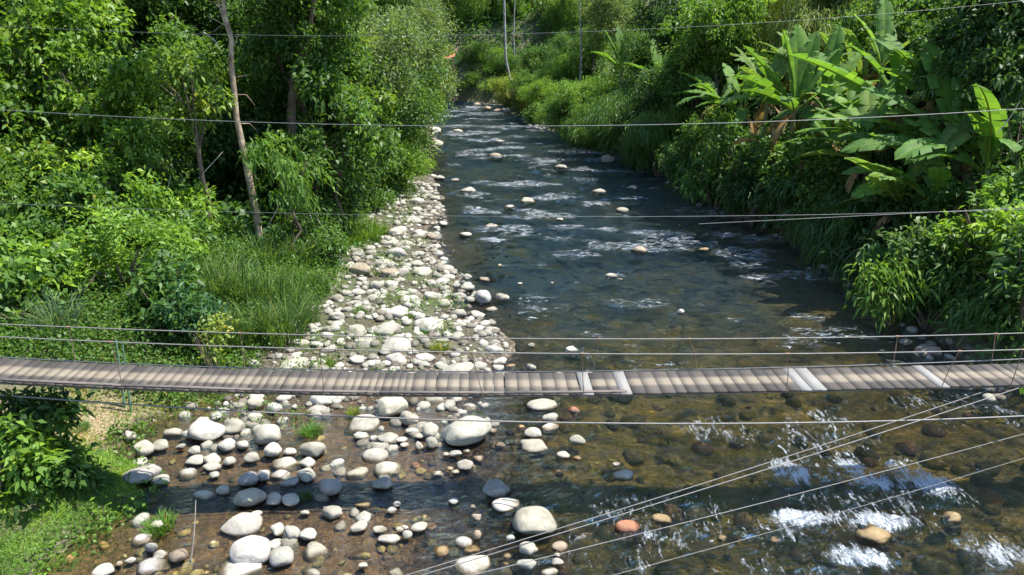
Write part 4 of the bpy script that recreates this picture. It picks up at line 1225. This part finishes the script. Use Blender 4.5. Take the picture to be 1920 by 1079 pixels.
# ---- bananas
def banana_leaf(curl, L=2.5, W=.58, seed=0):
    r = np.random.default_rng(seed)
    n = 16
    t_ = np.linspace(0, 1, n)
    ang = -curl * t_ ** 1.4
    step = L / (n - 1)
    x = np.concatenate([[0], np.cumsum(np.cos(ang[:-1]) * step)]); z = np.concatenate([[0], np.cumsum(np.sin(ang[:-1]) * step)])
    pet = .16
    wd = np.where(t_ < pet, .035, W * np.sin(np.clip((t_ - pet) / (1 - pet), 0, 1) * math.pi * .93 + .12) ** .55 * .5)
    wd[-1] = .02
    V = []; F = []; T_ = []
    for side in (1, -1):
        k = 0
        while k < n - 1:
            seg = r.integers(1, 4) if k > 3 else 2
            e = min(n - 1, k + seg)
            o = len(V)
            sag = r.uniform(-.15, .55)
            for q in range(k, e + 1):
                gap = 0
                wq = wd[q]
                off = (step * .3 if q == k else -step * .3 if q == e else 0) * (1 if r.random() < .7 and k > 3 else 0)
                V.append((x[q], 0, z[q])); V.append((x[q] + off * .3, side * wq * .55, z[q] + wq * .22)); V.append((x[q] + off + wq * .12, side * wq, z[q] + wq * (.20 - sag)))
            for q in range(e - k):
                a = o + q * 3
                for w_ in (0, 1):
                    F.append((a + w_, a + w_ + 1, a + 4 + w_, a + 3 + w_) if side > 0 else (a + w_, a + 3 + w_, a + 4 + w_, a + w_ + 1)); T_.append(np.clip(r.normal(.5, .12), 0, 1))
            k = e
    # midrib
    o = len(V)
    v, f = tube(np.stack([x, np.zeros(n), z - .01], 1), np.linspace(.035, .008, n), 5)
    V = np.concatenate([np.array(V), v]); F = np.concatenate([np.array(F), f + o]); T_ = np.concatenate([T_, np.full(len(f), .95)])
    return mesh_np('banana_leaf', V, F, M_BANANA, True, {'tone': ('FACE', T_)})


BLEAF = [banana_leaf(c, seed=i) for i, c in enumerate((.25, .35, .6, .8, 1.1, 1.5))]
tv, tf = tube(np.array([(0, 0, -.3), (0, 0, .5), (0, 0, 1.0)]), np.array([.12, .10, .07]), 10)
BSTEM = mesh_np('banana_stem', tv, tf, M_STEM, True)


DEADL = BLEAF[5].copy(); DEADL.materials.clear(); DEADL.materials.append(M_DEADLEAF)


def banana(px, py, Y, size, leaves, label, colr=(.105, .205, .042), stem_min=.5):
    """px,py: where the leaves spring from"""
    p = at_y(px, py, Y); zg = tz(p[0], Y); hst = max(p[2] - zg, stem_min)
    size *= 1.2 if px < 1580 else 1.35
    root = empty('banana_plant', (p[0], Y, p[2] - hst))
    link('stem', BSTEM, root, (0, 0, 0), (0, 0, 0), (size, size, hst))
    for az, el, c, ls in leaves:
        o = link('leaf', BLEAF[c], root, (0, 0, hst - .08 * size), (0, 0, 0), size * ls, np.array(colr) * rnd.uniform(.82, 1.15))
        o.rotation_euler = (rnd.uniform(-.5, .5), -R(el), R(az))
    for q in range(2):
        o = link('dead_leaf', DEADL, root, (0, 0, hst - .15 * size), (rnd.uniform(-.3, .3), R(rnd.uniform(10, 35)), rnd.uniform(0, 6.28)), size * rnd.uniform(.5, .75), (.24, .16, .085))
    tag(root, label, 'banana plant', 'banana plants on the right bank')


#       azimuth (0 = right, 90 = away, 180 = left, 270 = to the camera), elevation, curl, length
banana(1490, 205, 33, 1.15, [(150, 80, 0, 1.1), (100, 84, 0, 1.15), (40, 78, 1, 1.1), (185, 38, 2, 1.1), (200, 28, 2, 1.1), (170, 55, 1, 1.15), (320, 45, 3, .9), (20, 62, 1, 1.0), (240, 30, 3, .9)], 'tallest banana plant of the sunlit clump, its leaves standing upright')
banana(1395, 205, 38, 1.15, [(175, 30, 2, 1.0), (190, 22, 3, .9), (120, 60, 1, .9), (60, 70, 1, .9), (250, 15, 4, .8), (0, 40, 3, .8)], 'banana plant with leaves reaching far left over the bank bushes')
banana(1545, 190, 34, 1.1, [(60, 76, 0, 1.15), (110, 72, 1, 1.1), (20, 60, 2, 1.0), (160, 66, 1, 1.0), (330, 40, 3, .9), (250, 40, 3, .8)], 'banana plant with a tall pair of pale upright leaves behind the clump')
banana(1690, 205, 29.5, 1.25, [(165, 33, 1, 1.25), (178, 12, 3, 1.0), (90, 70, 2, .9), (30, 35, 3, .9), (140, 60, 2, .9), (210, 5, 4, .8)], 'banana plant with one very long pale leaf slanting to the left')
banana(1655, 130, 36, 1.1, [(100, 82, 1, 1.0), (150, 70, 2, .9), (20, 20, 4, 1.0), (60, 60, 3, .9), (200, 40, 4, .8)], 'banana plant high on the bank before the dark corner tree', (.14, .24, .07))
banana(1800, 285, 25.5, 1.3, [(120, 68, 1, 1.1), (75, 76, 1, 1.0), (40, 55, 1, 1.25), (155, 45, 2, 1.0), (180, 18, 3, 1.0), (10, 30, 3, .9), (215, 25, 4, .9), (270, 35, 4, .8)], 'broad dark banana plant with huge spreading leaves near the right edge', (.09, .19, .04))
banana(1735, 335, 25.5, 1.0, [(180, 22, 3, .95), (160, 50, 2, .85), (90, 70, 2, .8), (200, 8, 3, .95), (30, 40, 3, .8), (120, 65, 2, .8)], 'low banana plant in half shade below the broad dark one')
banana(1640, 245, 28.5, 1.05, [(182, 8, 1, .95), (200, 25, 2, .9), (150, 45, 2, .9), (60, 60, 2, .8), (330, 20, 4, .8)], 'banana plant whose flat pale leaf hangs level with the overhead wire')
banana(1240, 165, 60, 1.5, [(170, 50, 3, .9), (110, 72, 1, 1.0), (60, 70, 1, .9), (200, 30, 3, .9), (20, 40, 3, .9)], 'banana plant half hidden behind the dark tree upstream')
banana(1165, 130, 64, 1.3, [(150, 70, 1, 1.0), (100, 80, 1, 1.0), (40, 60, 2, .9), (190, 45, 3, .9), (20, 35, 3, .9)], 'farthest banana plant above the drooping reeds')
banana(1500, 290, 33, .9, [(180, 15, 3, .9), (195, 28, 2, .9), (160, 45, 2, .8), (40, 50, 2, .8)], 'small banana plant with low leaves just under the sunlit clump')
for k, (px, py, Y, s_, lab) in enumerate([(1440, 185, 36, 1.1, 'banana plant in the left half of the sunlit clump'), (1520, 165, 36, 1.2, 'banana plant behind the tallest one of the clump'), (1585, 215, 33, 1.1, 'banana plant between the clump and the long slanting leaf'),
        (1610, 165, 37, 1.2, 'banana plant in the back row under the bamboo'), (1720, 265, 28, 1.1, 'banana plant between the long slanting leaf and the broad dark one'), (1850, 235, 27, 1.2, 'banana plant half lost in the shade at the right edge'),
        (1560, 265, 31.5, .9, 'young banana plant low in front of the clump'), (1760, 390, 24, .9, 'lowest banana plant, deep in shade above the overhanging bank'), (1350, 190, 41, 1.0, 'banana plant at the left end of the clump'), (1480, 140, 38, 1.2, 'highest banana plant at the back of the sunlit clump'), (1745, 185, 29, 1.1, 'banana plant in front of the dark corner tree'), (1850, 320, 24, 1.1, 'banana plant right of the broad dark one'), (1690, 380, 25, .9, 'banana plant with low leaves above the shaded waterline'), (1630, 300, 28, .95, 'banana plant in the undergrowth under the wires')]):
    q_ = random.Random(k + 40)
    banana(px, py, Y, s_, [(q_.uniform(130, 230) if j % 2 else q_.uniform(-40, 130), q_.uniform(5, 80), q_.choice([1, 2, 3, 3, 4, 4]), q_.uniform(.75, 1.15)) for j in range(9)], lab, q_.choice([(.105, .20, .042), (.09, .18, .04), (.14, .22, .06)]))
# dead hanging leaves
for px, py, Y, s_, lab in ((1612, 150, 35.5, .8, 'brown dry banana leaf hanging among the green ones high up'), (1712, 185, 29.6, .6, 'crumpled pale brown dead leaf beside the dark corner tree'), (1425, 265, 32.5, .6, 'small dry banana leaf drooping under the sunlit clump')):
    p = at_y(px, py, Y); me = BLEAF[5].copy(); me.materials.clear(); me.materials.append(M_DEADLEAF)
    o = link('dead_banana_leaf', me, None, p, (.6, R(-10), R(150)), s_, (.26, .17, .09)); tag(o, lab, 'dead leaf')

# ---- grass
def grass_clump_mesh(n, hgt, spread, wd, seed, lean=.5):
    r = np.random.default_rng(seed)
    a = r.uniform(0, 6.28, n); rad = spread * np.sqrt(r.random(n))
    base = np.stack([np.cos(a) * rad, np.sin(a) * rad, np.zeros(n)], 1)
    hh = hgt * r.uniform(.5, 1.1, n); d = unit(np.stack([np.cos(a) + r.normal(size=n) * .6, np.sin(a) + r.normal(size=n) * .6, np.zeros(n)], 1))
    ln = r.uniform(.1, 1, n) * lean
    side = unit(np.cross(d, np.array([0, 0, 1.0])) + r.normal(size=(n, 3)) * .4)
    V = []
    for k, (t_, w_) in enumerate(((0, 1), (.4, .9), (.75, .6), (1, .08))):
        c = base + d * (ln * hh * t_ ** 2)[:, None] + np.array([0, 0, 1.0]) * (hh * (t_ - .38 * ln * t_ ** 2.5))[:, None]
        V.append(c - side * wd * w_ * .5); V.append(c + side * wd * w_ * .5)
    V = np.stack(V, 1).reshape(-1, 3)
    o = np.arange(n)[:, None] * 8
    F = np.concatenate([o + np.array([[0, 1, 3, 2]]), o + np.array([[2, 3, 5, 4]]), o + np.array([[4, 5, 7, 6]])])
    T_ = np.tile(r.random(n), 3)
    return mesh_np('grass', V, F, M_GRASS, False, {'tone': ('FACE', T_)})


TALL = [grass_clump_mesh(200, 1.75, .62, .032, s_, .75) for s_ in (1, 2, 3)]
TUFT = [grass_clump_mesh(260, .34, .22, .014, s_, .8) for s_ in (4, 5)]
TALLP = [(400, 560, 20, 1.0), (450, 545, 20.5, 1.1), (500, 540, 20.8, 1.1), (545, 540, 21.2, 1.0), (470, 590, 18.8, 1.0), (425, 600, 18.2, .9), (530, 585, 19.2, .9), (595, 535, 23, .6), (500, 490, 24, 1.0), (560, 485, 25, 1.0),
         (370, 540, 20.8, .9), (575, 585, 20.3, .65)]
for k, (px, py, Y, s_) in enumerate(TALLP):
    p = at_y(px, py + 30, Y); z = tz(p[0], Y)
    o = link('tall_grass', rnd.choice(TALL), None, (p[0], Y, z - .05), (0, 0, rnd.uniform(0, 6)), s_ * rnd.uniform(.75, 1.15), np.array((.080, .150, .040)) * rnd.uniform(.75, 1.2))
    register(o, 'tall arching grass clump', (p[0], Y, z + .6), 'grass clump', 'tall grass clumps on the left bank')
p = at_y(115, 640, 16.6); o = link('tall_grass', TALL[0], None, (p[0], 16.6, tz(p[0], 16.6)), (0, 0, 2), .75, (.09, .15, .085))
tag(o, 'bluish grey grass clump standing alone in the left undergrowth', 'grass clump')
for k, (px, py, s_, c_, lab) in enumerate([
    (800, 628, 1.1, (.05, .17, .02), 'dark green leafy tuft under the tilted white boulder of the bar'), (828, 662, 1.7, (.15, .20, .025), 'yellow green tuft on the cobble bar behind the deck'),
    (612, 692, 1.5, (.10, .18, .025), 'green tuft touching the far deck edge on the bar'), (662, 772, 1.0, (.16, .22, .03), 'pale round moss tuft between white boulders below the deck'),
    (585, 808, 1.5, (.07, .17, .025), 'green tuft at the edge of the brown pool below the deck'), (680, 592, 1.5, (.10, .19, .03), 'green tuft amid the upper cobbles of the bar'),
    (770, 600, 1.2, (.11, .18, .03), 'thin green tuft left of the tilted white boulder'), (700, 520, 1.2, (.10, .16, .035), 'thin tuft near the rounded brown boulder'),
    (570, 930, .9, (.06, .12, .03), 'small dark tuft growing inside the bridge shadow'), (300, 985, 1.6, (.09, .20, .03), 'green tuft at the pool edge of the grassy mound'),
    (155, 822, 1.2, (.09, .19, .05), 'round grass tuft on the dry bare patch'), (740, 642, .9, (.10, .17, .03), 'sparse tuft beside the tall white boulder')]):
    p = at_z(px, py, .05); z = max(tz(p[0], p[1]), 0)
    o = link('grass_tuft', TUFT[k % 2], None, (p[0], p[1], z - .03), (0, 0, k), (s_ * .75, s_ * .75, s_ * .5), c_); tag(o, lab, 'grass tuft', 'grass tufts among the stones')
for k, (px, py, s_) in enumerate([(655, 460, 2.6), (690, 455, 2.6), (680, 440, 2.6), (710, 440, 2.2)]):
    p = at_z(px, py, .15)
    o = link('grass_tuft', TUFT[k % 2], None, (p[0], p[1], tz(p[0], p[1]) - .03), (0, 0, k), s_, (.11, .21, .03))
    register(o, 'bright grass tuft', (p[0], p[1], .4), 'grass tuft', 'bright grass patch at the head of the bar')


# ---- ground cover (uncountable)
def cover(name, n, xr_, yr_, keepf, spec, hgt, colr, label, seed, per=6, tone_shift=0., lens=1.0):
    r = np.random.default_rng(seed)
    X = r.uniform(*xr_, n); Y = yr_[0] + (yr_[1] - yr_[0]) * r.random(n)
    k = keepf(X, Y, r); X, Y = X[k], Y[k]
    Z = terrain_z(X, Y)
    hh = hgt * (.15 + 1.3 * fbm(X * .7, Y * .7, 3, seed)) * r.random(len(X)) ** .5
    c = np.stack([X, Y, Z + hh], 1)
    d = unit(r.normal(size=c.shape) * .6 + np.array([0, 0, 1.0]))
    L, W, dr, _, spread, trd = SPEC[spec]
    tn = np.clip(fbm(X * .8, Y * .8, 3, seed + 3) * .9 + r.normal(size=len(X)) * .15 + tone_shift, 0, 1)
    v, f, t_ = rosettes(c, d, per, L * lens, W * lens, dr, r, spread, trd * lens, tn)
    o = link(name, mesh_np(name, v, f, M_LEAF, False, {'tone': ('FACE', t_)}), color=colr)
    return tag(o, label, None, None, 'stuff')


def XVi(Y): return np.interp(Y, XV[:, 0], XV[:, 1])
def XRi(Y): return np.interp(Y, XR[:, 0], XR[:, 1])
cover('ground_cover', 26000, (-19, -6), (15.2, 27), lambda X, Y, r: (X < XVi(Y) - .1 + r.normal(size=len(X)) * .25) & (X > -1.0 * Y - 2), 'creeper', .42, (.085, .165, .030), 'low leafy creepers covering the left bank behind the bridge', 61, 4, 0, .95)
cover('bar_weeds', 9000, (-9, -.5), (14.5, 42), lambda X, Y, r: (X > XVi(Y) - .3) & (X < np.interp(Y, XW[:, 0], XW[:, 1]) - .2) & (fbm(X * .9, Y * .9, 3, 66) > .54 + .10 * (X - XVi(Y)) / 6), 'creeper', .30, (.10, .185, .03), 'small green weeds growing between the stones of the cobble bar', 65, 4, 0, .7)
cover('edge_weeds', 1300, (-10, -6.4), (9, 14.6), lambda X, Y, r: (np.abs(X - XVi(Y) + .15) < .12 + .35 * fbm(X * 1.5, Y * 1.5, 3, 4)) & (fbm(X * 1.1, Y * 1.1, 2, 77) > .45), 'creeper', .22, (.10, .19, .03), 'ragged weeds along the muddy edge of the grassy mound', 67, 5, 0, .9)
cover('undergrowth', 16000, (-40, -6), (25, 75), lambda X, Y, r: (X < XVi(Y) + r.normal(size=len(X)) * .4), 'broad', 1.0, (.060, .130, .028), 'dark low plants on the forest floor of the left bank', 62, 5, 0, 1.4)
cover('bank_undergrowth', 16000, (-3, 34), (14, 100), lambda X, Y, r: (X > XRi(Y) + .2 + r.normal(size=len(X)) * .3) & (X < XRi(Y) + 12), 'broad', .9, (.060, .130, .028), 'dark low plants covering the steep right bank', 63, 5, 0, 1.3)
cover('far_undergrowth', 5000, (-45, 20), (106, 130), lambda X, Y, r: Y > 109 + r.normal(size=len(X)) * .8, 'broad', 1.6, (.055, .13, .024), 'low plants on the bank at the far river bend', 64, 5, 0, 2.2)


def lawn(name, n, inside, hgt, wd, colr, label, seed, xr_=(-11.5, -5), yr_=(8.5, 16.8)):
    r = np.random.default_rng(seed)
    X = r.uniform(*xr_, n); Y = r.uniform(*yr_, n)
    k = inside(X, Y, r); X, Y = X[k], Y[k]; n = len(X)
    Z = terrain_z(X, Y); wd = wd * 1.7
    a = r.uniform(0, 6.28, n); hh = hgt * r.uniform(.4, 1.2, n) * (.6 + .9 * fbm(X * 2.2, Y * 2.2, 2, seed))
    b = np.stack([X, Y, Z - .01], 1); s_ = np.stack([np.cos(a), np.sin(a), np.zeros(n)], 1) * wd * .5
    t_ = b + np.stack([r.normal(size=n) * hh * .9, r.normal(size=n) * hh * .9, hh], 1)
    V = np.stack([b - s_, b + s_, t_], 1).reshape(-1, 3); F = np.arange(3 * n).reshape(n, 3)
    tn = np.clip(fbm(X * 1.3, Y * 1.3, 3, seed) + r.normal(size=n) * .18, 0, 1)
    o = link(name, mesh_np(name, V, F, M_GRASS, False, {'tone': ('FACE', tn)}), color=colr)
    tag(o, label, None, None, 'stuff')


dryp = lambda X, Y: np.exp(-(((X + 9.8) / 1.5) ** 2 + ((Y - 14.2) / 1.0) ** 2))
lawn('mound_grass', 150000, lambda X, Y, r: (X < XVi(Y) - .05 + .35 * (fbm(X * 2, Y * 2, 2, 5) - .5) * 2) & (Y < 13.1) & ~((np.hypot(X + 9.3, (Y - 11.0) * 1.0) < .22)), .07, .016, (.16, .28, .045), 'short bright grass covering the mound at the lower left', 71)
lawn('bank_grass', 120000, lambda X, Y, r: (X < XVi(Y) + .15 + .5 * (fbm(X * 2, Y * 2, 2, 8) - .5) * 2) & (Y > 13.1) & (r.random(len(X)) > dryp(X, Y) * .93), .075, .016, (.18, .25, .05), 'short yellowish grass on the left bank under the bridge', 72)
lawn('dry_grass', 40000, lambda X, Y, r: (X < XVi(Y) + .1) & (Y > 12.9) & (r.random(len(X)) < dryp(X, Y)), .06, .014, (.24, .18, .09), 'dry straw coloured grass on the bare patch of the left bank', 73)

# ---- far forest mass
r = np.random.default_rng(77)
VV = []; FF = []; TT = []; o_ = 0
protos = [crown_np('coarse', 3.6, 300 + k, dens=.8) for k in range(5)] + [crown_np('broad', 3.4, 320 + k, dens=.7) for k in range(3)]
spots = []
for k in range(70):
    spots.append((r.uniform(-48, -17), r.uniform(42, 110), 0))
for k in range(60):
    Y = r.uniform(44, 92); spots.append((XRi(Y) + r.uniform(16, 40), Y, 0))
for k in range(70):
    spots.append((r.uniform(-60, 45), r.uniform(136, 165), 0))
for k in range(26):
    spots.append((r.uniform(-38, -17), r.uniform(20, 44), 0))
for k in range(26):
    spots.append((r.uniform(27, 44), r.uniform(18, 46), 0))
for X, Y, _ in spots:
    z0 = tz(X, Y)
    for lev in range(2 if (Y > 112 or X > 10) else 3):
        v, f, t_ = protos[r.integers(5) if Y > 50 else 5 + r.integers(3)]
        a = r.uniform(0, 6.28); s_ = r.uniform(.75, 1.15)
        q = v * s_
        q = np.stack([q[:, 0] * math.cos(a) - q[:, 1] * math.sin(a), q[:, 0] * math.sin(a) + q[:, 1] * math.cos(a), q[:, 2]], 1)
        hgt = (2.0, 6.0, 11)[lev] + r.uniform(-1, 1)
        q = q + np.array([X + r.normal() * 1.2, Y + r.normal() * 1.2, z0 + hgt])
        VV.append(q); FF.append(f + o_); o_ += len(q); TT.append(np.clip(t_ * .8 + r.uniform(-.1, .3), 0, 1))
fo = link('distant_forest', mesh_np('distant_forest', np.concatenate(VV), np.concatenate(FF), M_LEAF, False, {'tone': ('FACE', np.concatenate(TT))}), color=(.085, .165, .034))
tag(fo, 'dense green jungle closing the view behind the riverside trees', None, None, 'stuff')

# ---- small things
def rod(name, a, b, rad, mat, label, cat, bend=.0):
    k = np.linspace(0, 1, 6)[:, None]; q = a * (1 - k) + b * k; q = q + np.array([bend, 0, 0]) * np.sin(k * 3.14)
    v, f = tube(q, np.linspace(rad, rad * .6, 6), 6)
    return tag(link(name, mesh_np(name, v, f, mat, True)), label, cat)


p = at_z(355, 1052, 0); rod('dead_branch', np.array([p[0], p[1], -.1]), at_y(367, 938, p[1] + .15), .014, M_WOODPALE, 'thin pale dead branch standing upright in the brown pool', 'branch', .02)
p = at_y(372, 500, 23); z = tz(p[0], 23); rod('wooden_stake', np.array([p[0], 23, z]), at_y(372, 462, 23), .035, M_WOODPALE, 'pale stake before the dark hollow in the left forest', 'stake')
p = at_y(218, 690, 14.9); z = tz(p[0], 14.9); rod('bridge_stake', np.array([p[0], 14.9, z]), at_y(217, 636, 14.9), .035, simple_mat('green_stake', (.12, .22, .13), .8), 'greenish post in the creepers just behind the deck', 'post')
p = at_y(228, 690, 14.8); z = tz(p[0], 14.8); rod('bridge_stake', np.array([p[0], 14.8, z]), at_y(229, 640, 14.8), .03, bpy.data.materials['green_stake'], 'thinner greenish post right beside the other behind the deck', 'post')
for a, b, lab in (((370, 975), (460, 945), 'x'),):
    pass
# leaning bamboo stalks in the left forest
rod('fallen_stalk', at_y(372, 335, 25), at_y(418, 285, 25.4), .018, M_WOODPALE, 'thin pale stalk slanting before the dark forest hollow', 'stalk')
rod('fallen_stalk', at_y(640, 490, 27), at_y(590, 400, 27), .015, M_WOODPALE, 'dry stalk slanting above the upper end of the bar', 'stalk')
TW = [(120, 300, 150, 345, 25), (300, 385, 320, 330, 24), (380, 60, 410, 85, 27), (505, 420, 530, 360, 26), (610, 300, 640, 250, 31), (40, 440, 60, 400, 22), (200, 420, 212, 380, 22), (265, 215, 290, 250, 28), (690, 395, 720, 350, 37), (1300, 340, 1330, 385, 38), (1385, 395, 1420, 410, 34.5), (1560, 470, 1600, 505, 26), (1240, 310, 1290, 345, 45), (1440, 300, 1450, 240, 33), (1870, 250, 1912, 190, 23)]
for x0, y0, x1, y1, Y in TW:
    a_, b_ = at_y(x0, y0, Y), at_y(x1, y1, Y - .3)
    o = rod('dry_twig', a_, b_, .022, M_WOODPALE, None, None, .06)
    register(o, 'bare dry twig', (a_ + b_) / 2, 'twig', 'bare twigs among the bank foliage')
# rusty sheet roof by the far bend
p = at_y(828, 112, 107); root = empty('rusty_shed', (p[0], 107, tz(p[0], 107)))
zr = p[2] - root.location.z
v = np.array([(-2.0, -1, zr - .9), (2.0, -1, zr + .5), (2.0, 1.2, zr + .9), (-2.0, 1.2, zr - .4)]); v = np.vstack([v, v - np.array([0, 0, .08])])
f = np.array([(0, 1, 2, 3), (7, 6, 5, 4), (0, 4, 5, 1), (1, 5, 6, 2), (2, 6, 7, 3), (3, 7, 4, 0)])
link('roof', mesh_np('roof', v, f, M_RUSTROOF), root)
for x_, y_ in ((-1.7, -.8), (1.7, -.8), (1.7, 1), (-1.7, 1)):
    zt = zr - .2 + x_ * .35 + (y_ > 0) * .3 - .1
    v, f = tube(np.array([(x_, y_, -.2), (x_, y_, zt * .5), (x_, y_, zt)]), .09, 6); link('post', mesh_np('post', v, f, M_BARK, True), root)
tag(root, 'reddish brown rusty sheet shelter half hidden at the far river bend', 'shelter')

# ---- labels for the plants that were not named by hand
byk = {}
for e in plants:
    o, phrase, x, y, cat, group, lab = e
    if lab: tag(o, lab, cat, group); continue
    lx, ly, ln = min(plant_marks, key=lambda l: (l[0] - x) ** 2 + ((l[1] - y) * 1.3) ** 2)
    byk.setdefault(f'{phrase} {relation(x, y, lx, ly)} {ln}', []).append((math.hypot(lx - x, ly - y), o, cat, group))
for key, lst in byk.items():
    lst.sort(key=lambda a: a[0])
    for n_, (d_, o, cat, group) in enumerate(lst):
        tag(o, key + ('' if len(lst) == 1 else ', nearest to it' if n_ == 0 else f', {ORD[n_] if n_ < 20 else str(n_ + 1) + "th"} from it'), cat, group)

# ------------------------------------------------------------------ light
S = np.array([.42, .04, .905]); S = S / np.linalg.norm(S)
sun_d = bpy.data.lights.new('sun', 'SUN'); sun_d.energy = 5.0; sun_d.angle = R(.5); sun_d.color = (1, .965, .90)
sun = bpy.data.objects.new('sun', sun_d); col.objects.link(sun); sun.location = (20, 20, 60)
sun.rotation_euler = Vector(S).to_track_quat('Z', 'Y').to_euler()
world = bpy.data.worlds.new('World'); scn.world = world; world.use_nodes = True
nt = world.node_tree; nt.nodes.clear(); t = NT(nt)
sky = t.n('ShaderNodeTexSky'); sky.sky_type = 'NISHITA'; sky.sun_disc = False
sky.ozone_density = 4.0; sky.dust_density = .3; sky.air_density = 1.0
sky.sun_elevation = math.asin(S[2]); sky.sun_rotation = math.atan2(S[0], S[1])
bg = t.n('ShaderNodeBackground'); bg.inputs['Strength'].default_value = .15
out = t.n('ShaderNodeOutputWorld'); 
tcw = t.n('ShaderNodeTexCoord')
cn = t.noise(t.mapping(tcw.outputs['Generated'], (1, 1, 1.8)), 2.6, 7, .6, .4)
cm = t.ramp(cn, [(.62, (0, 0, 0)), (.72, (1, 1, 1))])
t.l(t.mix(cm, sky.outputs[0], (7.5, 7.6, 7.8)), bg.inputs[0]); t.l(bg.outputs[0], out.inputs[0])
scn.view_settings.view_transform = 'Standard'; scn.view_settings.look = 'None'; scn.view_settings.exposure = 1.24; scn.view_settings.gamma = 1
cy = scn.cycles
cy.max_bounces = 8; cy.diffuse_bounces = 3; cy.glossy_bounces = 3; cy.transmission_bounces = 4; cy.transparent_max_bounces = 12
cy.use_denoising = True
cy.sample_clamp_indirect = 6; cy.sample_clamp_direct = 12
cy.caustics_reflective = False; cy.caustics_refractive = False
